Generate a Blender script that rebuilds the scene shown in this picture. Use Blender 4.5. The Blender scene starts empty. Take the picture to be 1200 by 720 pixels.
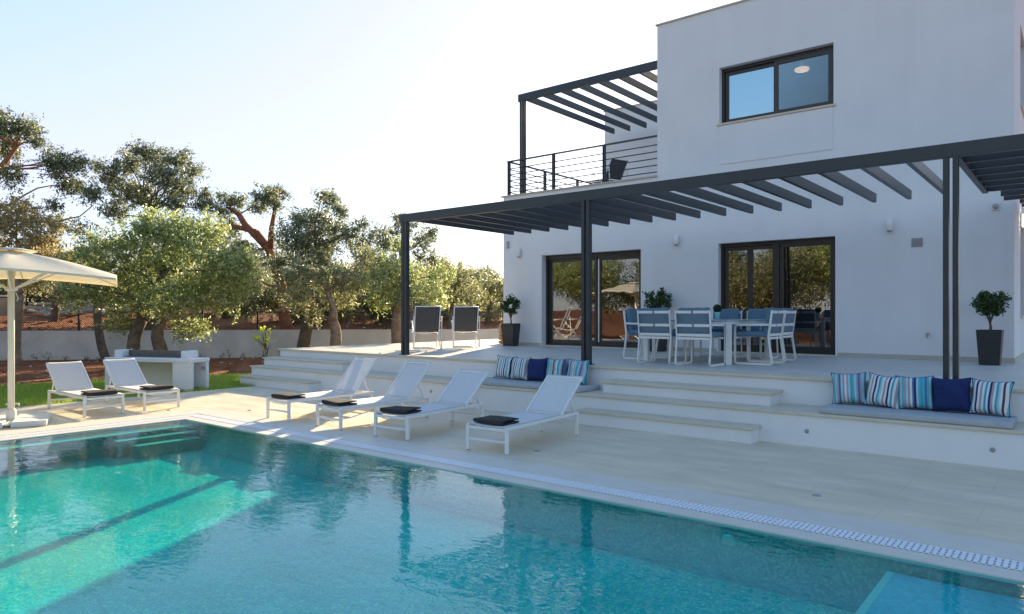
import bpy, math, random
import numpy as np
from mathutils import Vector, Matrix
R=math.radians; PI=math.pi
S=bpy.context.scene; COL=S.collection
random.seed(7); NP=np.random.RandomState(11)

# ---------------------------------------------------------------- materials
def newmat(name):
    m=bpy.data.materials.new(name); m.use_nodes=True
    nt=m.node_tree; return m,nt,nt.nodes['Principled BSDF'],nt.nodes['Material Output']
def node(nt,t,**kw):
    n=nt.nodes.new(t)
    for k,v in kw.items(): setattr(n,k,v)
    return n
def ramp(nt,stops,interp='LINEAR'):
    r=nt.nodes.new('ShaderNodeValToRGB'); cr=r.color_ramp; cr.interpolation=interp
    while len(cr.elements)<len(stops): cr.elements.new(0.5)
    for e,(p,c) in zip(cr.elements,stops):
        e.position=p; e.color=(*c,1)
    return r
def surf(name,col,rough=.6,var=.08,scale=3,bump=.0,bscale=60,metal=0,spec=.5,detail=5,sheen=0):
    """base colour with a little large-scale mottling, and a fine bump"""
    m,nt,b,out=newmat(name); L=nt.links.new
    tc=node(nt,'ShaderNodeTexCoord')
    n=node(nt,'ShaderNodeTexNoise'); n.inputs['Scale'].default_value=scale; n.inputs['Detail'].default_value=detail
    L(tc.outputs['Object'],n.inputs['Vector'])
    r=ramp(nt,[(.25,tuple(c*(1-var) for c in col)),(.75,tuple(min(1,c*(1+var)) for c in col))])
    L(n.outputs['Fac'],r.inputs[0]); L(r.outputs[0],b.inputs['Base Color'])
    b.inputs['Roughness'].default_value=rough; b.inputs['Metallic'].default_value=metal
    b.inputs['Specular IOR Level'].default_value=spec
    if bump:
        n2=node(nt,'ShaderNodeTexNoise'); n2.inputs['Scale'].default_value=bscale; n2.inputs['Detail'].default_value=4
        L(tc.outputs['Object'],n2.inputs['Vector'])
        bp=node(nt,'ShaderNodeBump'); bp.inputs['Strength'].default_value=bump; bp.inputs['Distance'].default_value=.01
        L(n2.outputs['Fac'],bp.inputs['Height']); L(bp.outputs[0],b.inputs['Normal'])
    return m
def paving(name,col,w,h,joint=.8,rough=.55,var=.06,offs=.5):
    m,nt,b,out=newmat(name); L=nt.links.new
    tc=node(nt,'ShaderNodeTexCoord')
    br=node(nt,'ShaderNodeTexBrick'); br.offset=offs
    br.inputs['Scale'].default_value=1; br.inputs['Brick Width'].default_value=w; br.inputs['Row Height'].default_value=h
    br.inputs['Mortar Size'].default_value=.0035; br.inputs['Mortar Smooth'].default_value=.3
    br.inputs['Color1'].default_value=(*[c*(1-var) for c in col],1); br.inputs['Color2'].default_value=(*[c*(1+var*.6) for c in col],1)
    br.inputs['Mortar'].default_value=(*[c*joint for c in col],1)
    L(tc.outputs['Object'],br.inputs['Vector'])
    n=node(nt,'ShaderNodeTexNoise'); n.inputs['Scale'].default_value=1.3; n.inputs['Detail'].default_value=8; n.inputs['Roughness'].default_value=.6
    mp=node(nt,'ShaderNodeMapping'); mp.inputs['Scale'].default_value=(1,3.5,1)
    L(tc.outputs['Object'],mp.inputs[0]); L(mp.outputs[0],n.inputs['Vector'])
    r=ramp(nt,[(.3,(.8,.8,.8)),(.7,(1.06,1.06,1.06))]); L(n.outputs['Fac'],r.inputs[0])
    mx=node(nt,'ShaderNodeMixRGB',blend_type='MULTIPLY'); mx.inputs[0].default_value=1
    L(br.outputs['Color'],mx.inputs[1]); L(r.outputs[0],mx.inputs[2]); L(mx.outputs[0],b.inputs['Base Color'])
    n2=node(nt,'ShaderNodeTexNoise'); n2.inputs['Scale'].default_value=90
    L(tc.outputs['Object'],n2.inputs['Vector'])
    bp=node(nt,'ShaderNodeBump'); bp.inputs['Strength'].default_value=.15; bp.inputs['Distance'].default_value=.004
    L(n2.outputs['Fac'],bp.inputs['Height']); L(bp.outputs[0],b.inputs['Normal'])
    rr=ramp(nt,[(.3,(rough-.12,)*3),(.7,(rough+.1,)*3)]); L(n.outputs['Fac'],rr.inputs[0]); L(rr.outputs[0],b.inputs['Roughness'])
    return m
M={}
M['plaster']=surf('white_plaster',(.76,.76,.775),.85,.035,1.2,.2,110)
def weather(m):
    nt=m.node_tree; b=nt.nodes['Principled BSDF']; src=b.inputs['Base Color'].links[0].from_socket
    tc=nt.nodes.new('ShaderNodeTexCoord'); mp=nt.nodes.new('ShaderNodeMapping'); mp.inputs['Scale'].default_value=(2.2,2.2,.22); nt.links.new(tc.outputs['Object'],mp.inputs[0])
    n=nt.nodes.new('ShaderNodeTexNoise'); n.inputs['Scale'].default_value=1.5; n.inputs['Detail'].default_value=7; n.inputs['Roughness'].default_value=.6; nt.links.new(mp.outputs[0],n.inputs['Vector'])
    r=ramp(nt,[(.3,(.975,.975,.975)),(.5,(1,1,1)),(.75,(1.01,1.01,1.01))]); nt.links.new(n.outputs['Fac'],r.inputs[0])
    x=nt.nodes.new('ShaderNodeMixRGB'); x.blend_type='MULTIPLY'; x.inputs[0].default_value=1; nt.links.new(src,x.inputs[1]); nt.links.new(r.outputs[0],x.inputs[2]); nt.links.new(x.outputs[0],b.inputs['Base Color'])
weather(M['plaster'])
M['plaster_garden']=surf('weathered_white_plaster',(.62,.62,.6),.9,.16,1.6,.3,40)
M['skirting']=surf('beige_skirting',(.5,.46,.4),.6,.06,6)
M['stone']=surf('cream_limestone',(.62,.545,.43),.5,.07,5,.1,80)
M['coping']=surf('pale_coping_stone',(.66,.62,.55),.5,.06,4,.1,80)
M['deck']=paving('cream_paving',(.735,.635,.475),1.2,.6,.84,.55,.035)
M['terrace']=paving('terrace_paving',(.62,.60,.55),.6,.6,.78,.5)
M['steel']=surf('anthracite_steel',(.032,.038,.046),.38,.08,8,.05,120,0,.5)
M['white_metal']=surf('white_powder_coat',(.78,.78,.77),.35,.03,12)
M['sling']=surf('white_mesh_sling',(.80,.80,.81),.75,.03,20,.25,420)
M['dark_sling']=surf('charcoal_mesh_sling',(.075,.075,.082),.7,.1,20,.2,400)
M['towel']=surf('charcoal_towel',(.035,.032,.036),.95,.2,30,.5,260)
M['frame']=surf('bronze_aluminium',(.03,.026,.025),.32,.1,10)
M['cushion_grey']=surf('grey_bench_fabric',(.42,.44,.46),.9,.06,10,.3,300)
M['navy']=surf('navy_fabric',(.008,.022,.11),.9,.1,14,.3,320)
M['blue']=surf('blue_fabric',(.11,.205,.29),.9,.08,12,.3,320)
M['slate']=surf('slate_blue_mesh',(.13,.20,.27),.8,.06,14,.2,320)
M['planter']=surf('anthracite_planter',(.02,.022,.025),.5,.12,8,.1,60)
M['soilpot']=surf('potting_soil',(.03,.02,.013),1,.3,40,.6,80)
M['umb']=surf('ecru_canvas',(.80,.78,.72),.85,.03,10,.15,260)
def add_trans(m,col,f):
    nt=m.node_tree; b=nt.nodes['Principled BSDF']; o=nt.nodes['Material Output']; t=nt.nodes.new('ShaderNodeBsdfTranslucent'); t.inputs['Color'].default_value=(*col,1)
    mx=nt.nodes.new('ShaderNodeMixShader'); mx.inputs[0].default_value=f; nt.links.new(b.outputs[0],mx.inputs[1]); nt.links.new(t.outputs[0],mx.inputs[2]); nt.links.new(mx.outputs[0],o.inputs['Surface'])
add_trans(M['umb'],(.92,.84,.62),.42); add_trans(M['sling'],(.8,.8,.8),.25)
M['cream_metal']=surf('cream_powder_coat',(.76,.72,.64),.4,.03,10)
M['slab']=surf('white_base_slab',(.66,.66,.63),.7,.08,7,.2,60)
M['tabletop']=surf('grey_table_glass',(.42,.47,.5),.22,.03,6)
M['aqua_pot']=surf('aqua_ceramic',(.25,.6,.66),.3,.03,10)
M['grate']=surf('white_grate_plastic',(.80,.82,.86),.45,.03,20)
M['dark_gap']=surf('wet_channel',(.05,.055,.06),.6,.2,10)
M['bark']=surf('olive_bark',(.14,.11,.08),.95,.45,7,1,22)
M['bark_red']=surf('reddish_olive_bark',(.30,.115,.055),.95,.4,6,1,20)
M['bark_pale']=surf('pale_olive_bark',(.24,.19,.14),.95,.4,7,1,22)
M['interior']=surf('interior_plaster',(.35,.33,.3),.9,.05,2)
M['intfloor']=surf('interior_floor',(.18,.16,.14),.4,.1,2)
M['curtain']=surf('white_curtain',(.6,.66,.74),.9,.05,5)
M['lens']=surf('frosted_lens',(.3,.3,.32),.3,.05,8)
M['grey_plastic']=surf('grey_plastic',(.36,.35,.36),.5,.05,8)
M['white_plastic']=surf('white_plastic',(.7,.7,.7),.4,.04,8)
M['concrete']=surf('dark_concrete',(.15,.135,.125),.9,.25,7,.5,40)
M['rubble']=surf('pale_rubble',(.42,.4,.37),.95,.25,3,.8,18)
M['tan_stone']=surf('tan_stone',(.42,.26,.15),.9,.3,6,.6,30)
M['ruin']=surf('ochre_masonry',(.45,.33,.22),.95,.2,3,.6,18)
M['black']=surf('black_fence_paint',(.02,.02,.02),.5,.1,8)

def soil():
    m,nt,b,out=newmat('red_soil'); L=nt.links.new
    tc=node(nt,'ShaderNodeTexCoord')
    n=node(nt,'ShaderNodeTexNoise'); n.inputs['Scale'].default_value=.9; n.inputs['Detail'].default_value=9; n.inputs['Roughness'].default_value=.65
    L(tc.outputs['Object'],n.inputs['Vector'])
    r=ramp(nt,[(.28,(.16,.062,.032)),(.5,(.27,.105,.05)),(.62,(.36,.16,.075)),(.78,(.30,.22,.12))]); L(n.outputs['Fac'],r.inputs[0])
    L(r.outputs[0],b.inputs['Base Color']); b.inputs['Roughness'].default_value=1; b.inputs['Specular IOR Level'].default_value=.1
    n2=node(nt,'ShaderNodeTexNoise'); n2.inputs['Scale'].default_value=7; n2.inputs['Detail'].default_value=8
    L(tc.outputs['Object'],n2.inputs['Vector'])
    bp=node(nt,'ShaderNodeBump'); bp.inputs['Strength'].default_value=1; bp.inputs['Distance'].default_value=.12
    L(n2.outputs['Fac'],bp.inputs['Height']); L(bp.outputs[0],b.inputs['Normal'])
    return m
M['soil']=soil()
def leafmat(name,cols,trans=.45,rough=.5):
    m,nt,b,out=newmat(name); L=nt.links.new
    g=node(nt,'ShaderNodeNewGeometry')
    r=ramp(nt,[(i/(len(cols)-1)*.98,c) for i,c in enumerate(cols)]); L(g.outputs['Random Per Island'],r.inputs[0])
    L(r.outputs[0],b.inputs['Base Color']); b.inputs['Roughness'].default_value=rough; b.inputs['Specular IOR Level'].default_value=.35
    t=node(nt,'ShaderNodeBsdfTranslucent')
    hs=node(nt,'ShaderNodeHueSaturation'); hs.inputs['Saturation'].default_value=1.0; hs.inputs['Value'].default_value=2.0
    L(r.outputs[0],hs.inputs['Color']); L(hs.outputs[0],t.inputs['Color'])
    mx=node(nt,'ShaderNodeMixShader'); mx.inputs[0].default_value=trans
    L(b.outputs[0],mx.inputs[1]); L(t.outputs[0],mx.inputs[2]); L(mx.outputs[0],out.inputs['Surface'])
    return m
M['leaf_bright']=leafmat('olive_leaf_bright',[(0.059,0.083,0.026),(0.199,0.242,0.078),(0.352,0.396,0.155),(0.105,0.141,0.052),(0.563,0.612,0.389),(0.164,0.204,0.052),(0.281,0.319,0.104)],.48,.36)  # olive leaf tones, here and below, spread to suggest highlights and deep shade
M['leaf_dark']=leafmat('olive_leaf_dark',[(0.033,0.047,0.023),(0.079,0.101,0.047),(0.172,0.204,0.118),(0.066,0.081,0.041),(0.343,0.379,0.259),(0.119,0.135,0.059)],.4,.38)
M['leaf_mid']=leafmat('olive_leaf_mid',[(0.053,0.064,0.029),(0.160,0.180,0.071),(0.293,0.296,0.143),(0.093,0.109,0.051),(0.478,0.477,0.344),(0.199,0.206,0.086)],.46,.38)
M['leaf_dry']=leafmat('dry_olive_leaf',[(0.220,0.185,0.079),(0.330,0.277,0.132),(0.418,0.347,0.172),(0.264,0.196,0.106),(0.220,0.231,0.106)],.5)
M['leaf_lime']=leafmat('lime_leaf',[(.42,.52,.05),(.52,.62,.08),(.58,.66,.12)],.5)
M['leaf_gloss']=leafmat('laurel_leaf',[(0.017,0.046,0.012),(0.033,0.078,0.020),(0.066,0.117,0.030),(0.055,0.065,0.025)],.2,.35)
M['leaf_box']=leafmat('boxwood_leaf',[(.01,.05,.012),(.02,.08,.02)],.2,.5)
M['grass_blade']=leafmat('grass_blade',[(.16,.24,.03),(.26,.36,.05),(.34,.44,.08),(.30,.32,.09)],.55)
M['lawn']=surf('lawn_base',(.16,.22,.04),1,.3,5,.8,30)
M['weed']=leafmat('weed_leaf',[(.06,.08,.03),(.12,.13,.05),(.16,.12,.06)],.4)

def water():
    m,nt,b,out=newmat('pool_water'); L=nt.links.new; nt.nodes.remove(b)
    tc=node(nt,'ShaderNodeTexCoord')
    mp=node(nt,'ShaderNodeMapping'); mp.inputs['Rotation'].default_value=(0,0,R(40)); mp.inputs['Scale'].default_value=(1.0,1.9,1)
    L(tc.outputs['Object'],mp.inputs[0])
    n1=node(nt,'ShaderNodeTexNoise'); n1.inputs['Scale'].default_value=1.1; n1.inputs['Detail'].default_value=2; n1.inputs['Distortion'].default_value=.6
    n2=node(nt,'ShaderNodeTexNoise'); n2.inputs['Scale'].default_value=6.5; n2.inputs['Detail'].default_value=3; n2.inputs['Distortion'].default_value=.8
    L(mp.outputs[0],n1.inputs['Vector']); L(mp.outputs[0],n2.inputs['Vector'])
    # patches of calmer and rougher water
    n3=node(nt,'ShaderNodeTexNoise'); n3.inputs['Scale'].default_value=.35; n3.inputs['Detail'].default_value=2
    L(tc.outputs['Object'],n3.inputs['Vector'])
    r3=ramp(nt,[(.35,(.25,)*3),(.65,(1,)*3)]); L(n3.outputs['Fac'],r3.inputs[0])
    mu=node(nt,'ShaderNodeMath',operation='MULTIPLY'); L(n2.outputs['Fac'],mu.inputs[0]); L(r3.outputs[0],mu.inputs[1])
    b1=node(nt,'ShaderNodeBump'); b1.inputs['Strength'].default_value=1; b1.inputs['Distance'].default_value=.004; L(n1.outputs['Fac'],b1.inputs['Height'])
    b2=node(nt,'ShaderNodeBump'); b2.inputs['Strength'].default_value=1; b2.inputs['Distance'].default_value=.0025; L(mu.outputs[0],b2.inputs['Height']); L(b1.outputs[0],b2.inputs['Normal'])
    # Schlick reflectance of water, the same for light entering and leaving
    ge=node(nt,'ShaderNodeNewGeometry'); dt=node(nt,'ShaderNodeVectorMath',operation='DOT_PRODUCT'); L(ge.outputs['Incoming'],dt.inputs[0]); L(b2.outputs[0],dt.inputs[1])
    ab=node(nt,'ShaderNodeMath',operation='ABSOLUTE'); L(dt.outputs['Value'],ab.inputs[0])
    om=node(nt,'ShaderNodeMath',operation='SUBTRACT',use_clamp=True); om.inputs[0].default_value=1; L(ab.outputs[0],om.inputs[1])
    pw=node(nt,'ShaderNodeMath',operation='POWER'); L(om.outputs[0],pw.inputs[0]); pw.inputs[1].default_value=5
    fr=node(nt,'ShaderNodeMath',operation='MULTIPLY_ADD'); L(pw.outputs[0],fr.inputs[0]); fr.inputs[1].default_value=.98; fr.inputs[2].default_value=.02
    gl=node(nt,'ShaderNodeBsdfGlossy'); gl.inputs['Roughness'].default_value=.015; L(b2.outputs[0],gl.inputs['Normal'])
    tr=node(nt,'ShaderNodeBsdfTransparent'); tr.inputs['Color'].default_value=(.34,.97,.99,1)
    mx=node(nt,'ShaderNodeMixShader'); L(fr.outputs[0],mx.inputs[0]); L(tr.outputs[0],mx.inputs[1]); L(gl.outputs[0],mx.inputs[2])
    L(mx.outputs[0],out.inputs['Surface'])
    return m
M['water']=water()
def mosaic(name,cols,scale=42):
    m,nt,b,out=newmat(name); L=nt.links.new
    tc=node(nt,'ShaderNodeTexCoord')
    wn=node(nt,'ShaderNodeTexNoise'); wn.inputs['Scale'].default_value=9; wn.inputs['Detail'].default_value=1
    L(tc.outputs['Object'],wn.inputs['Vector'])
    ad=node(nt,'ShaderNodeMixRGB',blend_type='ADD'); ad.inputs[0].default_value=.05
    L(tc.outputs['Object'],ad.inputs[1]); L(wn.outputs['Color'],ad.inputs[2])
    v=node(nt,'ShaderNodeTexVoronoi'); v.inputs['Scale'].default_value=scale; v.inputs['Randomness'].default_value=.35
    L(ad.outputs[0],v.inputs['Vector'])
    sp=node(nt,'ShaderNodeSeparateColor'); L(v.outputs['Color'],sp.inputs[0])
    r=ramp(nt,[(i/(len(cols)-1)*.98,c) for i,c in enumerate(cols)],'CONSTANT'); L(sp.outputs[0],r.inputs[0])
    n=node(nt,'ShaderNodeTexNoise'); n.inputs['Scale'].default_value=1.2; L(tc.outputs['Object'],n.inputs['Vector'])
    r2=ramp(nt,[(.3,(.85,)*3),(.7,(1.1,)*3)]); L(n.outputs['Fac'],r2.inputs[0])
    mx=node(nt,'ShaderNodeMixRGB',blend_type='MULTIPLY'); mx.inputs[0].default_value=1
    L(r.outputs[0],mx.inputs[1]); L(r2.outputs[0],mx.inputs[2]); L(mx.outputs[0],b.inputs['Base Color'])
    b.inputs['Roughness'].default_value=.35
    bn=node(nt,'ShaderNodeTexNoise'); bn.inputs['Scale'].default_value=15; bn.inputs['Detail'].default_value=2; bn.inputs['Distortion'].default_value=1.2; L(tc.outputs['Object'],bn.inputs['Vector'])
    bp=node(nt,'ShaderNodeBump'); bp.inputs['Strength'].default_value=.55; bp.inputs['Distance'].default_value=.012; L(bn.outputs['Fac'],bp.inputs['Height']); L(bp.outputs[0],b.inputs['Normal'])
    return m
M['mosaic']=mosaic('teal_mosaic',[(0.004,0.380,0.361),(0.006,0.450,0.413),(0.015,0.500,0.456),(0.004,0.400,0.387),(0.090,0.580,0.447),(0.006,0.450,0.430),(0.030,0.540,0.482),(0.420,0.680,0.396),(0.006,0.430,0.413),(0.020,0.480,0.447),(0.140,0.620,0.482)],66)  # floor tiles; the bright yellow green ones also stand in for sun sparkle
M['mosaic_wall']=mosaic('shaded_teal_mosaic',[(0.004,0.220,0.213),(0.006,0.273,0.258),(0.015,0.308,0.289),(0.004,0.238,0.243),(0.050,0.352,0.289),(0.006,0.273,0.258)],66)  # darker copy of the floor mosaic, shade put into the tile colour
M['mosaic_cove']=mosaic('half_shaded_teal_mosaic',[(0.005,0.285,0.272),(0.008,0.350,0.328),(0.020,0.396,0.368),(0.005,0.313,0.304),(0.080,0.460,0.368),(0.008,0.350,0.328)],66)  # toned between floor and wall to blend the painted shade
M['mosaic_pale']=mosaic('pale_aqua_mosaic',[(.03,.42,.50),(.05,.50,.58),(.06,.46,.5),(.1,.56,.6)])
M['ledge']=surf('pale_ledge_tile',(.50,.60,.52),.4,.1,12)
def glass(name,base=.28,tint=(.55,.55,.55)):
    m,nt,b,out=newmat(name); L=nt.links.new; nt.nodes.remove(b)
    fr=node(nt,'ShaderNodeFresnel'); fr.inputs['IOR'].default_value=1.5
    ad=node(nt,'ShaderNodeMath',operation='ADD',use_clamp=True); ad.inputs[1].default_value=base; L(fr.outputs[0],ad.inputs[0])
    tc=node(nt,'ShaderNodeTexCoord'); n=node(nt,'ShaderNodeTexNoise'); n.inputs['Scale'].default_value=1.6; L(tc.outputs['Object'],n.inputs['Vector'])
    bp=node(nt,'ShaderNodeBump'); bp.inputs['Strength'].default_value=.5; bp.inputs['Distance'].default_value=.004; L(n.outputs['Fac'],bp.inputs['Height'])
    gl=node(nt,'ShaderNodeBsdfGlossy'); gl.inputs['Roughness'].default_value=.004; L(bp.outputs[0],gl.inputs['Normal'])
    tr=node(nt,'ShaderNodeBsdfTransparent'); tr.inputs['Color'].default_value=(*tint,1)
    mx=node(nt,'ShaderNodeMixShader'); L(ad.outputs[0],mx.inputs[0]); L(tr.outputs[0],mx.inputs[1]); L(gl.outputs[0],mx.inputs[2]); L(mx.outputs[0],out.inputs['Surface'])
    return m
M['glass']=glass('door_glass',.24)
M['winglass']=glass('window_glass',.62,(.35,.35,.37))
for n_ in M['winglass'].node_tree.nodes:
    if n_.type=='BSDF_GLOSSY': n_.inputs['Color'].default_value=(.55,.78,1,1)   # sky blue put into the reflection colour of the panes
def mesh_alpha(name,col,cell,wire,diag=True):
    m,nt,b,out=newmat(name); L=nt.links.new
    b.inputs['Base Color'].default_value=(*col,1); b.inputs['Roughness'].default_value=.5
    tc=node(nt,'ShaderNodeTexCoord'); sp=node(nt,'ShaderNodeSeparateXYZ'); L(tc.outputs['Object'],sp.inputs[0])
    fs=[]
    for sgn in ('ADD','SUBTRACT'):
        if diag:
            a=node(nt,'ShaderNodeMath',operation=sgn); L(sp.outputs[0],a.inputs[0]); L(sp.outputs[2],a.inputs[1]); src=a.outputs[0]
        else: src=sp.outputs[0] if sgn=='ADD' else sp.outputs[2]
        mu=node(nt,'ShaderNodeMath',operation='MODULO'); ad=node(nt,'ShaderNodeMath',operation='ADD'); ad.inputs[1].default_value=1000*cell
        L(src,ad.inputs[0]); L(ad.outputs[0],mu.inputs[0]); mu.inputs[1].default_value=cell
        lt=node(nt,'ShaderNodeMath',operation='LESS_THAN'); L(mu.outputs[0],lt.inputs[0]); lt.inputs[1].default_value=wire; fs.append(lt)
    mxm=node(nt,'ShaderNodeMath',operation='MAXIMUM'); L(fs[0].outputs[0],mxm.inputs[0]); L(fs[1].outputs[0],mxm.inputs[1])
    t=node(nt,'ShaderNodeBsdfTransparent'); mx=node(nt,'ShaderNodeMixShader'); L(mxm.outputs[0],mx.inputs[0]); L(t.outputs[0],mx.inputs[1]); L(b.outputs[0],mx.inputs[2]); L(mx.outputs[0],out.inputs['Surface'])
    return m
M['chainlink']=mesh_alpha('chain_link',(.03,.03,.03),.07,.0095)
M['screen']=mesh_alpha('insect_screen',(.10,.11,.13),.016,.005,False)
def emit(name,col,s):
    m,nt,b,out=newmat(name); b.inputs['Base Color'].default_value=(*col,1)
    b.inputs['Emission Color'].default_value=(*col,1); b.inputs['Emission Strength'].default_value=s; return m
M['lamp_on']=emit('lit_lamp_glass',(1,.85,.55),2.2)
M['lamp_warm']=emit('warm_ceiling_lamp',(1,.72,.42),2.5)
def stripes(name,cols,n):
    """vertical woven stripes of the given colours, n stripes over the cushion"""
    m,nt,b,out=newmat(name); L=nt.links.new
    tc=node(nt,'ShaderNodeTexCoord'); sp=node(nt,'ShaderNodeSeparateXYZ'); L(tc.outputs['Object'],sp.inputs[0])
    mr=node(nt,'ShaderNodeMapRange'); mr.inputs['From Min'].default_value=-.20; mr.inputs['From Max'].default_value=.20; L(sp.outputs[0],mr.inputs[0])
    seq=[cols[i%len(cols)] for i in range(n)]
    r=ramp(nt,[(i/n,c) for i,c in enumerate(seq)],'CONSTANT'); L(mr.outputs[0],r.inputs[0]); L(r.outputs[0],b.inputs['Base Color'])
    b.inputs['Roughness'].default_value=.95
    n2=node(nt,'ShaderNodeTexNoise'); n2.inputs['Scale'].default_value=300; L(tc.outputs['Object'],n2.inputs['Vector'])
    bp=node(nt,'ShaderNodeBump'); bp.inputs['Strength'].default_value=.4; bp.inputs['Distance'].default_value=.003; L(n2.outputs['Fac'],bp.inputs['Height']); L(bp.outputs[0],b.inputs['Normal'])
    return m
aq=(.10,.42,.50); wt=(.72,.72,.70); nv=(.02,.03,.13); gr=(.36,.33,.38); tq=(.04,.36,.48); lt=(.38,.58,.62); bl=(.06,.16,.36); dk=(.08,.06,.09)
M['stripe_aqua']=stripes('aqua_grey_stripes',[tq,lt,aq,lt,gr,bl,lt,gr,wt,gr,lt,tq,aq,lt,gr,bl,gr,lt,tq,aq],20)
M['stripe_bold']=stripes('navy_white_aqua_stripes',[nv,wt,tq,wt,gr,wt,nv,wt,tq,lt,wt,gr,wt,nv,wt,tq,wt,gr,wt,dk],20)
M['stripe_teal']=stripes('teal_blue_stripes',[tq,aq,tq,lt,aq,gr,lt,gr,wt,bl,nv,lt,aq,tq,aq,bl,aq,lt,tq,gr],20)
M['stripe_white']=stripes('white_teal_navy_stripes',[tq,wt,aq,wt,nv,wt,gr,wt,tq,wt,nv,gr,wt,tq,lt,wt,dk,wt,aq,nv],20)
M['stripe_left']=stripes('aqua_plum_stripes',[wt,aq,lt,wt,dk,wt,lt,gr,wt,tq,wt,nv,wt,aq,lt,wt,nv,dk,tq,tq],20)
M['stripe_grey']=stripes('grey_aqua_stripes',[gr,lt,gr,tq,aq,lt,gr,lt,dk,gr,lt,wt,tq,aq,lt,gr,dk,bl,gr,lt],20)

# ---------------------------------------------------------------- mesh helpers
class MB:
    def __init__(s): s.v=[]; s.f=[]; s.mi=[]; s.sm=[]
    def add(s,vs,fs,mi=0,smooth=False):
        o=len(s.v); s.v+= [tuple(v) for v in vs]; s.f+=[tuple(i+o for i in f) for f in fs]
        s.mi+=[mi]*len(fs); s.sm+=[smooth]*len(fs); return s
    def box(s,x0,x1,y0,y1,z0,z1,mi=0):
        vs=[(x,y,z) for z in (z0,z1) for y in (y0,y1) for x in (x0,x1)]
        return s.add(vs,[(0,2,3,1),(4,5,7,6),(0,1,5,4),(2,6,7,3),(0,4,6,2),(1,3,7,5)],mi)
    def bar(s,p,q,w,h,mi=0,up=(0,0,1)):
        """a rectangular bar from p to q, w wide and h high"""
        p=Vector(p);q=Vector(q);d=(q-p).normalized();u=Vector(up)
        if abs(d.dot(u))>.98: u=Vector((0,1,0))
        a=d.cross(u).normalized()*w/2; b=a.normalized().cross(d).normalized()*h/2
        vs=[c+i*a+j*b for c in (p,q) for i,j in ((-1,-1),(1,-1),(1,1),(-1,1))]
        return s.add(vs,[(0,1,2,3),(7,6,5,4),(0,4,5,1),(1,5,6,2),(2,6,7,3),(3,7,4,0)],mi)
    def tube(s,pts,rad,n=8,mi=0,smooth=True,caps=True):
        pts=[Vector(p) for p in pts]; rad=rad if isinstance(rad,(list,tuple)) else [rad]*len(pts)
        vs=[];fs=[];prev=None
        for i,p in enumerate(pts):
            d=(pts[min(i+1,len(pts)-1)]-pts[max(i-1,0)]).normalized()
            if prev is None:
                u=Vector((0,0,1)) if abs(d.z)<.9 else Vector((1,0,0)); a=d.cross(u).normalized()
            else: a=(prev-d*prev.dot(d)).normalized()
            prev=a;b=d.cross(a)
            for k in range(n):
                t=2*PI*k/n; vs.append(p+(a*math.cos(t)+b*math.sin(t))*rad[i])
        for i in range(len(pts)-1):
            for k in range(n):
                fs.append((i*n+k,i*n+(k+1)%n,(i+1)*n+(k+1)%n,(i+1)*n+k))
        if caps: fs.append(tuple(range(n))[::-1]); fs.append(tuple((len(pts)-1)*n+k for k in range(n)))
        return s.add(vs,fs,mi,smooth)
    def lathe(s,prof,n=20,cx=0,cy=0,mi=0,smooth=True):
        vs=[];fs=[]
        for r,z in prof:
            for k in range(n):
                t=2*PI*k/n; vs.append((cx+r*math.cos(t),cy+r*math.sin(t),z))
        for i in range(len(prof)-1):
            for k in range(n): fs.append((i*n+k,i*n+(k+1)%n,(i+1)*n+(k+1)%n,(i+1)*n+k))
        fs.append(tuple(range(n))[::-1]); fs.append(tuple((len(prof)-1)*n+k for k in range(n)))
        return s.add(vs,fs,mi,smooth)
    def build(s,name,mats,parent=None,bevel=0,loc=None,rot=None):
        me=bpy.data.meshes.new(name); me.from_pydata(s.v,[],s.f)
        for m in (mats if isinstance(mats,list) else [mats]): me.materials.append(m)
        me.polygons.foreach_set('material_index',s.mi); me.polygons.foreach_set('use_smooth',s.sm); me.update()
        o=bpy.data.objects.new(name,me); COL.objects.link(o)
        if parent: o.parent=parent
        if loc: o.location=loc
        if rot: o.rotation_euler=rot
        if bevel:
            b=o.modifiers.new('b','BEVEL'); b.width=bevel; b.segments=2; b.limit_method='ANGLE'; b.angle_limit=R(40)
        return o
def thing(name,label,cat,loc=(0,0,0),rz=0,group=None):
    o=bpy.data.objects.new(name,None); COL.objects.link(o); o.location=loc; o.rotation_euler=(0,0,rz); o.empty_display_size=.1
    return tag(o,label,cat,group)
def tag(o,label,cat,group=None):
    o['label']=label; o['category']=cat
    if group: o['group']=group
    return o
def struct(o,kind='structure'): o['kind']=kind; return o
def copytree(root,loc,rz,label=None,group=None):
    r=root.copy(); COL.objects.link(r); r.location=loc; r.rotation_euler=(0,0,rz)
    if label: r['label']=label
    if group: r['group']=group
    for ch in list(root.children):
        c=ch.copy(); COL.objects.link(c); c.parent=r
        for g in list(ch.children):
            d=g.copy(); COL.objects.link(d); d.parent=c
    return r
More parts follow.
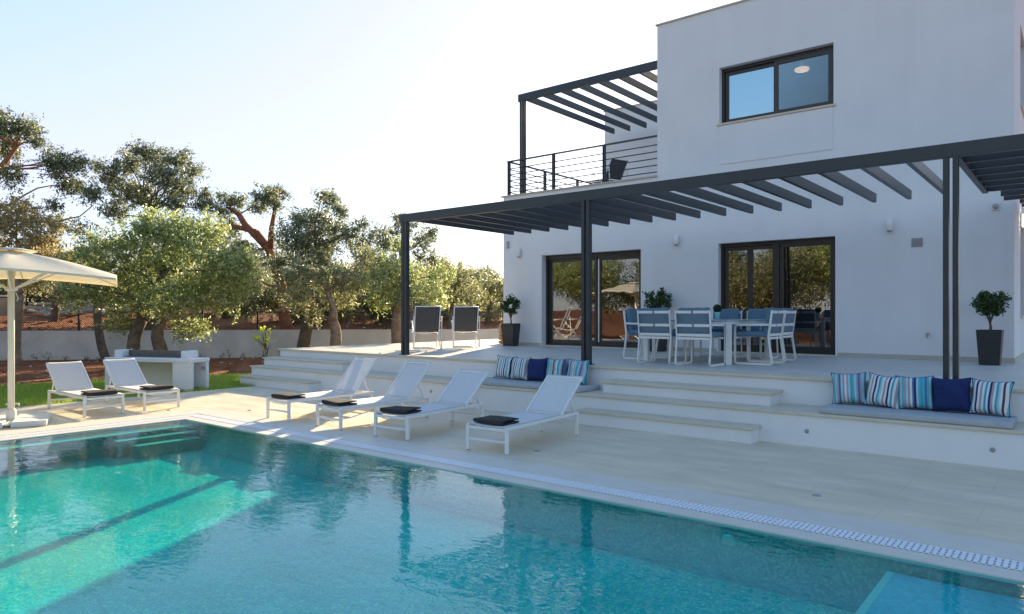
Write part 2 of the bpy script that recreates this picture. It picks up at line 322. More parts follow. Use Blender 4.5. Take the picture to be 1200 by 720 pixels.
def cellwall(mb,xs,zs,skip,t,frame):
    """a wall of thickness t with rectangular holes; frame maps (u,v,depth) to a point"""
    nx,nz=len(xs)-1,len(zs)-1
    solid=lambda i,j: 0<=i<nx and 0<=j<nz and not skip(.5*(xs[i]+xs[i+1]),.5*(zs[j]+zs[j+1]))
    for i in range(nx):
        for j in range(nz):
            if not solid(i,j): continue
            a,b,c,d=xs[i],xs[i+1],zs[j],zs[j+1]
            q=lambda *pts: mb.add([frame(*p) for p in pts],[(0,1,2,3)])
            q((a,c,0),(b,c,0),(b,d,0),(a,d,0)); q((a,c,t),(a,d,t),(b,d,t),(b,c,t))
            if not solid(i-1,j): q((a,c,0),(a,d,0),(a,d,t),(a,c,t))
            if not solid(i+1,j): q((b,c,0),(b,c,t),(b,d,t),(b,d,0))
            if not solid(i,j-1): q((a,c,0),(a,c,t),(b,c,t),(b,c,0))
            if not solid(i,j+1): q((a,d,0),(b,d,0),(b,d,t),(a,d,t))
def leafmesh(P,Ls,W,up=.0):
    """rhombic leaves centred on P; returns verts (4N,3)"""
    n=len(P)
    d=NP.normal(size=(n,3)); d[:,2]+=up; d/=np.linalg.norm(d,axis=1)[:,None]
    e=NP.normal(size=(n,3)); e-=d*(e*d).sum(1)[:,None]; e/=np.linalg.norm(e,axis=1)[:,None]
    L=(Ls*NP.uniform(.65,1.25,n))[:,None]/2; w=(W*NP.uniform(.7,1.2,n))[:,None]/2
    V=np.empty((n,4,3)); V[:,0]=P-d*L; V[:,1]=P+e*w; V[:,2]=P+d*L; V[:,3]=P-e*w
    return V.reshape(-1,3)
def quads(name,V,mat,parent=None):
    n=len(V)//4; me=bpy.data.meshes.new(name)
    me.vertices.add(len(V)); me.vertices.foreach_set('co',V.astype(np.float32).ravel())
    me.loops.add(4*n); me.loops.foreach_set('vertex_index',np.arange(4*n,dtype=np.int32))
    me.polygons.add(n); me.polygons.foreach_set('loop_start',np.arange(0,4*n,4,dtype=np.int32))
    me.materials.append(mat); me.update(calc_edges=True); me.validate()
    o=bpy.data.objects.new(name,me); COL.objects.link(o)
    if parent: o.parent=parent
    return o
DF=9
def blobpoints(blobs,dens,cl=.16,per=24,shell=.35):
    out=[];cent=[]
    for (x,y,z,rx,rz) in blobs:
        ry=(rx+rz)/2*1.05
        nc=max(5,int(dens*(rx*ry*rz)**(2/3)*DF))
        u=NP.normal(size=(nc,3)); u/=np.linalg.norm(u,axis=1)[:,None]
        r=NP.uniform(shell,1,nc)**.6; r*=1+.16*NP.normal(size=nc)
        C=np.array([x,y,z])+u*r[:,None]*np.array([rx,ry,rz])
        cent.append(C)
        for c in C:
            k=max(4,int(per*NP.uniform(.4,1.5))); s=cl*NP.uniform(.6,1.3)
            dr=(c-np.array([x,y,z]))/np.array([rx,ry,rz])*.8+NP.normal(size=3)*.7+np.array([0,0,.25]); dr/=np.linalg.norm(dr)
            tt=NP.uniform(-1,1,k)*s*2.1                     # leaves strung along a spray
            q=c+dr*tt[:,None]+NP.normal(size=(k,3))*s*.38; q[:,2]-=.25*tt**2/max(s*2,.05)
            out.append(q)
    return np.vstack(out),cent
# ---------------------------------------------------------------- terrain
WP=[(-42,-9.9),(-27.68,7.46),(-22.62,13.65),(-19.7,17.0),(-10,28.4),(-2,37.5)]
def wall_s(x,y):
    """signed distance beyond the garden wall (positive = outside the plot)"""
    best=1e9
    for (a,b),(c,d) in zip(WP[:-1],WP[1:]):
        dx,dy=c-a,d-b; l=math.hypot(dx,dy); t=((x-a)*dx+(y-b)*dy)/l/l
        tc=min(1,max(0,t)) ; q=math.hypot(x-a-tc*dx,y-b-tc*dy); s=((y-b)*dx-(x-a)*dy)/l
        if q<abs(best): best=q if s>0 else -q
    return best
def gz(x,y):
    s=wall_s(x,y) if x<10 and -30<y<60 else (20 if (y>40 or x<-45) else -20)
    n=.03*math.sin(1.7*x+.6*y)*math.sin(1.3*y-.4*x)+.015*math.sin(4.1*x-2*y)
    if s<.8: return -.05+n*.8*min(1,max(0,-s)) if s>-12 else -.05+n
    return min(.74+.058*s,2.0)+n*2.5
def axis(stops):
    o=[]
    for a,b,d in stops:
        k=max(1,int(round((b-a)/d))); o+=[a+(b-a)*i/k for i in range(k)]
    return o+[stops[-1][1]]
gx=axis([(-400,-80,40),(-80,-45,5),(-45,-13.3,.6),(-13.3,3.2,1.5),(3.2,30,4),(30,400,40)])
gy=axis([(-400,-60,40),(-60,-20,5),(-20,-1.2,1.2),(-1.2,8.2,.6),(8.2,22,.6),(22,40,1),(40,80,5),(80,400,40)])
mb=MB(); nxg=len(gx)
mb.v=[(x,y,gz(x,y)) for y in gy for x in gx]
for j in range(len(gy)-1):
    for i in range(len(gx)-1):
        cx,cy=(gx[i]+gx[i+1])/2,(gy[j]+gy[j+1])/2
        if -13.3<cx<3.2 and -1.2<cy<8.2: continue
        mb.f.append((j*nxg+i,j*nxg+i+1,(j+1)*nxg+i+1,(j+1)*nxg+i)); mb.mi.append(0); mb.sm.append(True)
struct(mb.build('ground',M['soil']))
# lawn strip beside the paving
random.seed(5)
edge=[(-17.6,-3),(-17.9,1),(-17.7,4),(-17.3,6),(-16.9,8),(-16.1,9.6),(-15,10.4),(-13.97,10.6)]
mb=MB(); vs=[]
pl=[]
for i in range(len(edge)-1):
    for k in range(6):
        t=k/6; pl.append((edge[i][0]+(edge[i+1][0]-edge[i][0])*t+random.uniform(-.08,.08),edge[i][1]+(edge[i+1][1]-edge[i][1])*t))
pl.append(edge[-1])
rt=[(-13.3 if p[1]<8.0 else -13.93,min(p[1],10.6)) for p in pl]
vs=[(x,y,-.012) for x,y in pl]+[(x,y,-.012) for x,y in rt]
n=len(pl); mb.add(vs,[(i,n+i,n+i+1,i+1) for i in range(n-1)])
struct(mb.build('lawn',M['lawn']))
bp=[]
while len(bp)<52000:
    x=random.uniform(-18,-13.25); y=random.uniform(-1,10.6)
    e=np.interp(y,[p[1] for p in edge],[p[0] for p in edge])
    if x<e+random.uniform(-.12,.3) or (y>8 and x>-13.95): continue
    bp.append((x,y))
bp=np.array(bp); nb=len(bp); h=NP.uniform(.025,.06,nb); a=NP.uniform(0,2*PI,nb); ln=NP.normal(size=(nb,2))*.018
V=np.zeros((nb,4,3)); w=.006
V[:,0,0]=bp[:,0]-np.cos(a)*w; V[:,0,1]=bp[:,1]-np.sin(a)*w; V[:,0,2]=-.013
V[:,1,0]=bp[:,0]+np.cos(a)*w; V[:,1,1]=bp[:,1]+np.sin(a)*w; V[:,1,2]=-.013
V[:,2,0]=bp[:,0]+ln[:,0]+.002; V[:,2,1]=bp[:,1]+ln[:,1]; V[:,2,2]=h
V[:,3,0]=bp[:,0]+ln[:,0]-.002; V[:,3,1]=bp[:,1]+ln[:,1]; V[:,3,2]=h
struct(tag(quads('grass',V.reshape(-1,3),M['grass_blade']),'short green grass of the lawn strip along the cream paving','grass'),'stuff')
# soil heap
def heap(name,cx,cy,z,rx,ry,hh,mat,seed,rough=.35):
    random.seed(seed); mb=MB(); N=22; vs=[]; ph=[random.uniform(0,6) for _ in range(6)]
    for i in range(N+1):
        for k in range(28):
            t=2*PI*k/28; r=i/N; nn=1+.18*math.sin(2*t+ph[0])+.1*math.sin(5*t+ph[1])
            x=rx*r*nn*math.cos(t);y=ry*r*nn*math.sin(t)
            zz=hh*max(0,(1-r**1.6))*(1+rough*math.sin(3.1*x/rx*2+ph[2])*math.sin(2.7*y/ry*2+ph[3]))+random.uniform(-.03,.03)*hh*2*(1-r)
            vs.append((x,y,zz-.08*(r>.99)))
    fs=[(i*28+k,i*28+(k+1)%28,(i+1)*28+(k+1)%28,(i+1)*28+k) for i in range(N) for k in range(28)]
    mb.add(vs,fs,0,True); return mb.build(name,mat,loc=(cx,cy,z))
tag(heap('soil_heap',-17.4,10.4,-.05,.95,.6,.27,M['soil'],3),'heap of dug red soil beyond the lawn, left of the steps','soil heap')
tag(heap('soil_mound',-27,14.5,.85,2.6,1.5,.55,M['soil'],8),'low mound of orange red soil behind the garden wall','soil heap')

# ---------------------------------------------------------------- paving and pool
PX0,PX1,PY0,PY1=-9.95,3.0,.6,4.9
def ringarc(x0,y0,x1,y1,w,rad,zt,zb,mat,name,parent=None):
    pass
mb=MB()
# paving slabs laid round the coping (coping outer edges: X -10.67, Y 5.62, Y -.12)
D=(-13.3,3.2,-1.2,8.36); C0=(-10.67,3.2,-.12,5.62)
for x0,x1,y0,y1 in ((D[0],C0[0],D[2],D[3]),(C0[0],D[1],C0[3],D[3]),(C0[0],D[1],D[2],C0[2])): mb.box(x0,x1,y0,y1,-.12,0)
mb.box(-17,-13.3,-1.2,1.2,-.12,0)
struct(mb.build('pool_deck',M['deck']))
mb=MB()  # outer band of coping
for x0,x1,y0,y1 in ((-10.67,-10.31,-.12,5.62),(-10.31,3.2,5.262,5.62),(-10.31,3.2,-.12,.238)): mb.box(x0,x1,y0,y1,-.12,.003)
for x0,x1,y0,y1 in ((-10.12,-9.95,.43,5.068),(-9.95,3.2,4.9,5.068),(-9.95,3.2,.43,.6)): mb.box(x0,x1,y0,y1,-.032,-.004)
struct(mb.build('pool_coping',M['coping']))
mb=MB()
mb.box(-10.31,-10.12,.238,5.262,-.12,-.05); mb.box(-10.12,3.2,5.068,5.262,-.12,-.05); mb.box(-10.12,3.2,.238,.43,-.12,-.05)
struct(mb.build('overflow_channel',M['dark_gap']))
def grate(name,a,b,fixed0,fixed1,alongx,label):
    t=thing(name,label,'drain grate',group='white overflow grates round the pool')
    mb=MB(); mr=MB(); k=a
    def bx(m,u0,u1,v0,v1,z0,z1): m.box(u0,u1,v0,v1,z0,z1) if alongx else m.box(v0,v1,u0,u1,z0,z1)
    while k<b-.025:
        bx(mb,k,k+.024,fixed0+.004,fixed1-.004,-.012,.0); k+=.0365
    for f in (0,.31,.62,.93):
        v=fixed0+.004+(fixed1-fixed0-.022)*f/.93
        bx(mr,a,b,v,v+.016,-.024,-.002)
    mb.build('grate_bars',M['grate'],t); mr.build('grate_rails',M['grate'],t); return t
grate('overflow_grate',-10.12,3.2,5.068,5.262,True,'long white overflow grate between loungers and pool')
grate('overflow_grate',.238,5.262,-10.31,-10.12,False,'white overflow grate across the far left pool end')
grate('overflow_grate',-10.12,3.2,.238,.43,True,'white overflow grate along the near pool edge')
FZ=-.315
mb=MB()
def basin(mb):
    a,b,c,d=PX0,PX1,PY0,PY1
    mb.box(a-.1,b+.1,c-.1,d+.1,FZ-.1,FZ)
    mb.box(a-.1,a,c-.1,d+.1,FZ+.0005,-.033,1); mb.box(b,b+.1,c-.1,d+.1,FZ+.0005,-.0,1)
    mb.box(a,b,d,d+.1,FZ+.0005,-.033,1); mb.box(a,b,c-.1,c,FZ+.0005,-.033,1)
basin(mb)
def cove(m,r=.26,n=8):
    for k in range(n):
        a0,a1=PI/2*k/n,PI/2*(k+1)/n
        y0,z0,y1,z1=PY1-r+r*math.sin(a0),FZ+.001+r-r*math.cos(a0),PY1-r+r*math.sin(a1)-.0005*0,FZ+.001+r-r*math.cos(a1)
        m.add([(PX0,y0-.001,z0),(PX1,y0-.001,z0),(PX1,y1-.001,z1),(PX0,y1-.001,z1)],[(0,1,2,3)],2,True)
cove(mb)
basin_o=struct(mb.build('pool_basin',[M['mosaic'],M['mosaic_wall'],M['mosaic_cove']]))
mb=MB()
mb.box(-9.949,-9.62,PY0,4.899,FZ,-.060); 
mb.box(-9.619,-9.40,3.75,4.80,FZ,-.11); mb.box(-9.399,-9.16,3.9,4.72,FZ,-.16)
o=mb.build('pool_steps',M['mosaic_wall'],basin_o)
mb=MB()
mb.box(-9.72,-9.619,PY0+.01,4.85,-.0595,-.055); mb.box(-9.50,-9.399,3.76,4.79,-.1095,-.105); mb.box(-9.26,-9.159,3.91,4.71,-.1595,-.155)
mb.build('step_edge',M['ledge'],o)
mb=MB(); mb.box(-.90,PX1-.001,PY0+.5,4.84,FZ,-.09)
o=mb.build('shallow_shelf',M['mosaic_pale'],basin_o)
mb=MB(); mb.box(-.94,-.899,PY0+.5,4.84,-.11,-.086); mb.build('shelf_edge',M['ledge'],o)
mb=MB()
# pool water: a fine flat sheet
mb.add([(PX0,PY0,-.014),(PX1,PY0,-.014),(PX1,PY1,-.014),(PX0,PY1,-.014)],[(0,1,2,3)])
struct(mb.build('pool_water',M['water']))
mb=MB(); mb.lathe([(.055,0),(.055,.01),(.04,.018)],24)
tag(mb.build('pool_light',M['ledge'],loc=(-1.97,4.898,-.13),rot=(R(90),0,0)),'round pale pool light set in the shaded pool wall below the grate','pool light')
# small round drains / floor caps in the paving
mb=MB(); mb.lathe([(.032,0),(.032,.006),(.02,.008)],16)
cap=mb.build('floor_cap',M['grey_plastic'])
caps=[((-4.63,6.15),'small round metal cap in the paving in front of the fourth pool lounger'),((-1.71,6.1),'small round metal cap in the paving below the right bench seat'),((-10.04,5.95),'small round metal cap in sunny paving beside the pool corner'),((-11.01,5.16),'small round metal cap in front of the right lounger of the garden pair')]
for i,(p,l) in enumerate(caps):
    o=cap if i==0 else cap.copy()
    if i: COL.objects.link(o)
    o.location=(p[0],p[1],.001); tag(o,l,'floor cap','metal caps in the paving')

# ---------------------------------------------------------------- terrace and steps
T=.72
mb=MB(); mb.box(-13.93,3.2,9.0,24,-.2,T-.035)
ter=struct(mb.build('terrace',M['plaster']))
mb=MB(); mb.box(-13.965,3.2,9.281,24,T-.034,T-.002); mb.build('terrace_floor',M['terrace'],ter)
mb=MB(); mb.box(-13.97,3.2,8.965,9.28,T-.0345,T); mb.build('terrace_nosing',M['stone'],ter,.004)
def step(name,x0,x1,y0,y1,z,lip=.03):
    mb=MB(); mb.box(x0,x1,y0,y1,-.1,z-.033); o=mb.build(name,M['plaster'],ter)
    mb=MB(); mb.box(x0-lip,x1+lip,y0-lip,y1-.0,z-.032,z); mb.build('step_tread',M['stone'],o,.005)
step('bench_ledge',-13.93,3.2,8.30,8.999,.38)
for a,b in ((-13.93,-11.5),(-5.34,-2.97)): step('step',a,b,8.04,8.299,.19)
for a,b in ((-13.93,-11.2),(-5.30,-2.95)): step('step',a,b,8.60,8.998,.545)
# round recessed lights in the bench wall
mb=MB(); mb.lathe([(.024,0),(.024,.006),(.016,.009)],18); mb2=MB(); mb2.lathe([(.015,.0092),(.010,.012)],14)
lights=[((-8.45,.2),'round recessed step light in the wall between the second and third pool loungers'),((-2.43,.17),'round recessed step light right of the wide middle steps'),((-.69,.17),'round recessed step light under the right bench cushion')]
L0=thing('step_light',lights[0][1],'step light',(0,0,0),0,'recessed lights in the bench wall')
mb.build('light_rim',M['grey_plastic'],L0); mb2.build('lens',M['lens'],L0); L0.rotation_euler=(R(90),0,0); L0.location=(lights[0][0][0],8.299,lights[0][0][1])
for (x,z),l in lights[1:]:
    c=copytree(L0,(x,8.299,z),0,l); c.rotation_euler=(R(90),0,0)

# ---------------------------------------------------------------- house
HX0,HX1,HY,HB=-11.28,-.85,13.6,24.0
UX=-7.04; ZB=4.40; ZR=7.60
house=thing('villa','two storey white plastered villa with roof terrace and dark framed windows','house',(0,0,0))
doors=[(-10.09,-7.43,.74,2.89),(-5.69,-3.49,.74,2.9)]
win=(-5.67,-3.52,5.29,6.41)
mb=MB()
xs=sorted({HX0,HX1,UX,*[d[0] for d in doors],*[d[1] for d in doors],win[0],win[1]})
zs=sorted({T-.03,.74,2.89,2.9,ZB,win[2],win[3],ZR})
def skipf(x,z):
    if x<UX and z>ZB: return True
    for a,b,c,d in doors+[win]:
        if a<x<b and c<z<d: return True
    return False
cellwall(mb,xs,zs,skipf,.28,lambda u,v,t:(u,HY+t,v))
mb.build('front_wall',M['plaster'],house)
# right side wall
sw=[(15.0,15.95,1.45,3.05),(15.0,16.3,5.1,6.5),(17.8,19.0,1.45,3.05),(17.8,19.0,5.1,6.5),(20.4,21.4,.74,2.9)]
mb=MB(); ys=sorted({HY+.28,HB,*[w[0] for w in sw],*[w[1] for w in sw]}); zs=sorted({T-.03,ZR,*[w[2] for w in sw],*[w[3] for w in sw]})
cellwall(mb,ys,zs,lambda y,z:any(a<y<b and c<z<d for a,b,c,d in sw),.28,lambda u,v,t:(HX1-t,u,v))
mb.build('side_wall',M['plaster'],house)
mb=MB()
mb.box(HX0,HX0+.28,HY+.28,HB-.28,T-.03,ZB-.001)          # left wall
mb.box(HX0,HX1-.28,HB-.28,HB,T-.03,ZB-.001)
mb.box(UX,UX+.28,HY+.28,18.4,ZB+.0,ZR-.3)          # upper left wall
mb.box(HX0,UX+.28,18.4,18.68,ZB,ZR); mb.box(HX0,HX0+.28,18.68,HB,ZB,ZR); mb.box(HX0+.28,HX1-.28,HB-.28,HB,ZB,ZR)
mb.build('rear_wall',M['plaster'],house)
mb=MB(); mb.box(HX0+.28,HX1-.28,HY+.28,HB-.28,4.12,ZB-.002); mb.build('balcony_slab',M['terrace'],house)
mb=MB(); mb.box(UX+.28,HX1-.28,HY+.28,18.4,ZR-.3,ZR-.1); mb.box(HX0+.28,HX1-.28,18.68,HB-.28,ZR-.3,ZR-.1); mb.box(UX,UX+.28,HY+.28,18.4,ZR-.299,ZR); mb.build('roof',M['concrete'],house)
for q in ((HX0-.06,UX,HY-.05,HY+.33,ZB,ZB+.028),(HX0-.06,HX0+.33,HY+.331,18.39,ZB,ZB+.028),(UX-.03,HX1+.03,HY-.03,HY+.31,ZR,ZR+.03),(UX-.03,UX+.31,HY+.311,18.36,ZR,ZR+.03),(HX0-.03,UX+.31,18.37,18.7,ZR,ZR+.03),(HX1-.31,HX1+.03,HY+.311,HB,ZR,ZR+.03)):
    mb=MB(); mb.box(*q); mb.build('coping',M['skirting'],house)
for a,b in ((HX0-.0,-10.13),(-7.39,-5.73),(-3.45,HX1+.012)): mb=MB(); mb.box(a,b,HY-.012,HY-.001,T-.001,T+.075); mb.build('skirting',M['skirting'],house)
mb=MB(); mb.box(HX1+.001,HX1+.012,HY-.001,20.3,T-.001,T+.075); mb.build('skirting',M['skirting'],house)
# plaster panel below the upper window (a shallow raised field)
mb=MB(); mb.box(-5.66,-3.53,HY-.014,HY-.001,4.47,5.245); mb.build('plaster_panel',M['plaster'],house,.004)
mb=MB(); mb.box(-5.71,-3.48,HY-.035,HY+.2,5.25,5.289); mb.build('window_sill',M['stone'],house,.004)
mb=MB(); mb.box(-10.13,-7.39,HY-.03,HY+.16,T-.001,.745); mb.build('door_sill',M['stone'],house,.003)
mb=MB(); mb.box(-5.73,-3.45,HY-.03,HY+.14,T-.001,.745); mb.build('door_sill',M['stone'],house,.003)
# interiors
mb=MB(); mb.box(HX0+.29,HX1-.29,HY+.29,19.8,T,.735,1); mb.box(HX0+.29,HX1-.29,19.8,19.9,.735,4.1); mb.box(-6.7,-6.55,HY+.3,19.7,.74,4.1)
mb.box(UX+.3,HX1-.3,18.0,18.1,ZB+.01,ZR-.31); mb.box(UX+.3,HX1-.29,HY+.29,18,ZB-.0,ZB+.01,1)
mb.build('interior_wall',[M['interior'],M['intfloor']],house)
def leafframe(mb,x0,x1,z0,z1,y,t,w=.07,wb=.09):
    mb.box(x0,x0+w,y,y+t,z0,z1); mb.box(x1-w,x1,y,y+t,z0,z1); mb.box(x0+w,x1-w,y,y+t,z0,z0+wb); mb.box(x0+w,x1-w,y,y+t,z1-w,z1)
def pane(x0,x1,z0,z1,y,parent,mat='glass',name='glass_pane'):
    m=MB(); m.add([(x0,y,z0),(x1,y,z0),(x1,y,z1),(x0,y,z1)],[(0,1,2,3)]); return m.build(name,M[mat],parent)
# left sliding door
x0,x1,z0,z1=-10.09,-7.43,.745,2.89; yb=HY+.17
mb=MB(); mb.box(x0,x0+.05,yb,yb+.1,z0,z1);mb.box(x1-.05,x1,yb,yb+.1,z0,z1);mb.box(x0+.05,x1-.05,yb,yb+.1,z1-.10,z1);mb.box(x0+.05,x1-.05,yb,yb+.1,z0,z0+.04)
d=mb.build('sliding_door',M['frame'],house,.003)
mb=MB(); leafframe(mb,x0+.05,-8.68,z0+.04,z1-.1,yb+.052,.04); leafframe(mb,-8.62,x1-.05,z0+.04,z1-.1,yb+.004,.04,.085); mb.build('door_leaf',M['frame'],d,.003)
pane(x0+.12,-8.75,z0+.13,z1-.17,yb+.07,d); pane(-8.535,x1-.135,z0+.13,z1-.185,yb+.022,d)
mb=MB(); mb.box(-8.60,-8.575,yb-.03,yb+.003,z0+.1,z1-.15); mb.build('pull_handle',M['cream_metal'],d,.003)
# right sliding door
x0,x1,z0,z1=-5.69,-3.49,.745,2.9; yb=HY+.13
mb=MB(); mb.box(x0,x0+.05,yb,yb+.1,z0,z1);mb.box(x1-.05,x1,yb,yb+.1,z0,z1);mb.box(x0+.05,x1-.05,yb,yb+.1,z1-.07,z1);mb.box(x0+.05,x1-.05,yb,yb+.1,z0,z0+.04)
d=mb.build('sliding_door',M['frame'],house,.003)
mb=MB(); leafframe(mb,x0+.05,-4.56,z0+.04,z1-.07,yb+.052,.04,.08); mb.box(-5.17,-5.06,yb+.05,yb+.09,z0+.1,z1-.1); leafframe(mb,-4.52,x1-.05,z0+.04,z1-.07,yb+.004,.04,.07); mb.box(-4.66,-4.53,yb-.004,yb+.045,z0+.04,z1-.07); mb.build('door_leaf',M['frame'],d,.003)
pane(x0+.13,-5.17,z0+.13,z1-.15,yb+.07,d); pane(-5.06,-4.64,z0+.13,z1-.15,yb+.07,d); pane(-4.45,x1-.12,z0+.13,z1-.14,yb+.022,d)
# upper window
x0,x1,z0,z1=win; yb=HY+.13
mb=MB(); mb.box(x0,x0+.05,yb,yb+.1,z0,z1);mb.box(x1-.05,x1,yb,yb+.1,z0,z1);mb.box(x0+.05,x1-.05,yb,yb+.1,z1-.06,z1);mb.box(x0+.05,x1-.05,yb,yb+.1,z0,z0+.04)
w=mb.build('window',M['frame'],house,.003)
mb=MB(); leafframe(mb,x0+.05,-4.58,z0+.04,z1-.06,yb+.052,.04,.075,.07); leafframe(mb,-4.63,x1-.05,z0+.04,z1-.06,yb+.004,.04,.075,.07); mb.build('window_frame',M['frame'],w,.003)
pane(x0+.125,-4.655,z0+.11,z1-.135,yb+.07,w,'winglass'); pane(-4.555,x1-.125,z0+.11,z1-.135,yb+.035,w,'winglass')
pane(-4.555,x1-.125,z0+.11,z1-.135,yb+.012,w,'screen','insect_screen')
for a,b,c,e in sw:
    mb=MB()
    for (p,q,r,s) in ((a,a+.06,c,e),(b-.06,b,c,e),(a+.06,b-.06,e-.06,e),(a+.06,b-.06,c,c+.06),((a+b)/2-.03,(a+b)/2+.03,c+.06,e-.06)): mb.box(HX1-.16,HX1-.09,p,q,r,s)
    w=mb.build('window',M['frame'],house)
    m=MB(); m.add([(HX1-.12,a+.06,c+.06),(HX1-.12,b-.06,c+.06),(HX1-.12,b-.06,e-.06),(HX1-.12,a+.06,e-.06)],[(0,1,2,3)]); m.build('glass_pane',M['winglass'],w)
    m=MB(); m.box(HX1-.08,HX1+.03,a-.03,b+.03,c-.035,c-.002); m.build('window_sill',M['stone'],w)
# balcony railing
rz0,rz1=ZB+.028,5.30
rail=MB(); ry=13.7; rx=-11.2
rail.box(rx-.03,UX-.002,ry-.025,ry+.025,rz1-.02,rz1+.012)
ro=rail.build('balcony_railing',M['steel'],house)
mb=MB(); mb.box(rx-.025,rx+.025,ry+.0255,18.36,rz1-.02,rz1+.012); mb.build('hand_rail',M['steel'],ro)
for x in (-11.18,-9.81,-8.41):
    mb=MB(); mb.box(x-.032,x-.012,ry-.03,ry+.03,rz0,rz1-.021); mb.box(x+.012,x+.032,ry-.03,ry+.03,rz0,rz1-.021); mb.box(x-.013,x+.013,ry-.012,ry+.012,rz0,rz1-.022); mb.build('railing_post',M['steel'],ro)
for y in (15.24,16.8,18.30):
    mb=MB(); mb.box(rx-.03,rx+.03,y-.032,y-.012,rz0,rz1-.021); mb.box(rx-.03,rx+.03,y+.012,y+.032,rz0,rz1-.021); mb.box(rx-.012,rx+.012,y-.013,y+.013,rz0,rz1-.022); mb.build('railing_post',M['steel'],ro)
for k in range(5):
    z=rz0+.10+k*.145
    mb=MB(); mb.tube([(rx,ry,z),(UX-.001,ry,z)],.012,6); mb.build('railing_bar',M['steel'],ro)
    mb=MB(); mb.tube([(rx,ry+.01,z),(rx,18.36,z)],.012,6); mb.build('railing_bar',M['steel'],ro)
# fittings fixed on the facade
def sconce(x,y,z,label,ry=0,lit=False):
    t=thing('wall_lamp',label,'wall lamp',(x,y,z),ry,'white wall lamps on the house')
    m=MB(); m.box(-.045,.045,-.02,0,-.06,.06); m.build('back_plate',M['white_plastic'],t,.003)
    m=MB(); m.lathe([(.045,-.09),(.05,-.085),(.05,.10),(.045,.105)],18,0,-.07); m.build('lamp_body',M['lamp_on'] if lit else M['white_metal'],t)
    m=MB(); m.lathe([(.034,-.12),(.04,-.091)],16,0,-.07); m.build('lamp_glass',M['grey_plastic'],t)
sconce(-10.74,HY-.001,2.98,'white cylindrical wall lamp left of the left sliding door')
sconce(-6.57,HY-.001,3.02,'white cylindrical wall lamp between the two sliding doors')
sconce(-2.6,HY-.001,3.02,'white cylindrical wall lamp right of the right sliding door')
t=thing('wall_lamp','lit square wall lamp glowing cream on the right side wall','wall lamp',(HX1+.001,15.0,3.1),0)
m=MB(); m.box(0,.03,-.09,.09,-.12,.12); m.build('back_plate',M['white_plastic'],t,.003); m=MB(); m.box(.031,.13,-.075,.075,-.1,.1); m.build('lamp_glass',M['lamp_on'],t,.006)
t=thing('security_sensor','small round white sensor near the top right corner of the ground floor wall','sensor',(-1.09,HY-.001,3.2))
m=MB(); m.box(-.055,.055,-.03,0,-.06,.06); m.build('sensor_base',M['white_plastic'],t,.006); m=MB(); m.lathe([(.04,0),(.04,.04),(.025,.055),(.005,.06)],16); m.build('sensor_dome',M['grey_plastic'],t,loc=(0,-.03,0),rot=(R(90),0,0))
t=thing('cable_box','small grey box at the upper left corner of the ground floor wall','wall box',(-11.12,HY-.001,3.2))
m=MB(); m.box(-.035,.035,-.04,0,-.09,.09); m.build('box_case',M['grey_plastic'],t,.005)
t=thing('wall_vent','square brown grey vent cover right of the sliding door','vent',(-2.19,HY-.001,2.70))
m=MB(); m.box(-.085,.085,-.012,0,-.075,.075); 
m.build('vent_plate',M['grey_plastic'],t,.003); m=MB()
for k in range(6): m.box(-.07,.07,-.02,-.0125,-.06+k*.021,-.05+k*.021)
m.build('vent_slats',M['grey_plastic'],t)
t=thing('water_tap','small garden tap low on the wall beside the pergola post','tap',(-2.03,HY-.001,1.14))
m=MB(); m.tube([(0,0,0),(0,-.07,0),(0,-.09,-.04)],.012,8); m.build('spout',M['grey_plastic'],t); m=MB(); m.box(-.03,.03,-.05,-.03,.014,.03); m.build('tap_handle',M['tan_stone'],t)
t=thing('ceiling_lamp','round ceiling lamp glowing warm behind the upper window','ceiling lamp',(-4.64,15.5,6.66))
m=MB(); m.lathe([(.02,-.04),(.12,-.03),(.15,.0),(.14,.03)],24); m.build('lamp_shade',M['lamp_warm'],t); m=MB(); m.lathe([(.01,.031),(.01,.55),(.06,.56),(.06,.6)],12); m.build('lamp_rod',M['white_metal'],t)
cu=MB(); N=40; vs=[]
for i in range(N+1):
    x=-5.6+.42*i/N; y=HY+.42+.035*math.sin(i*1.15)
    vs+=[(x,y,4.5),(x,y,6.9),(x,y+.006,4.5),(x,y+.006,6.9)]
cu.add(vs,[(4*i,4*i+4,4*i+5,4*i+1) for i in range(N)]+[(4*i+2,4*i+3,4*i+7,4*i+6) for i in range(N)]+[(4*i+1,4*i+5,4*i+7,4*i+3) for i in range(N)],0,True)
tag(cu.build('curtain',M['curtain']),'pale curtain hanging at the left inside the upper window','curtain')

# ---------------------------------------------------------------- pergolas
def post_pair(parent,x,y,z0,z1,w=.056,gap=.035,d=.085):
    for s in (-1,1):
        m=MB(); m.box(x+s*(gap/2+w/2)-w/2,x+s*(gap/2+w/2)+w/2,y-d/2,y+d/2,z0,z1); m.build('post',M['steel'],parent,.004)
    m=MB(); m.box(x-.105,x+.105,y-.065,y+.065,z0+.0015,z0+.011); b=m.build('base_plate',M['steel'],parent,.002)
    for sx,sy in ((-.09,-.052),(.09,-.052),(-.09,.052),(.09,.052)):
        m=MB(); m.lathe([(.008,z0+.011),(.008,z0+.019),(.005,z0+.021)],6,x+sx,y+sy,0,False); m.build('bolt',M['grey_plastic'],b)
P1=thing('pergola','long anthracite steel pergola along the terrace edge','pergola')
m=MB(); m.box(-10.08,2.7,9.05,9.12,3.215,3.37); m.build('front_beam',M['steel'],P1,.004)
for x,y in ((-9.94,9.085),(-5.89,9.085),(-1.135,9.085),(2.6,9.085)):
    post_pair(P1,x,y,T-.001,3.214)
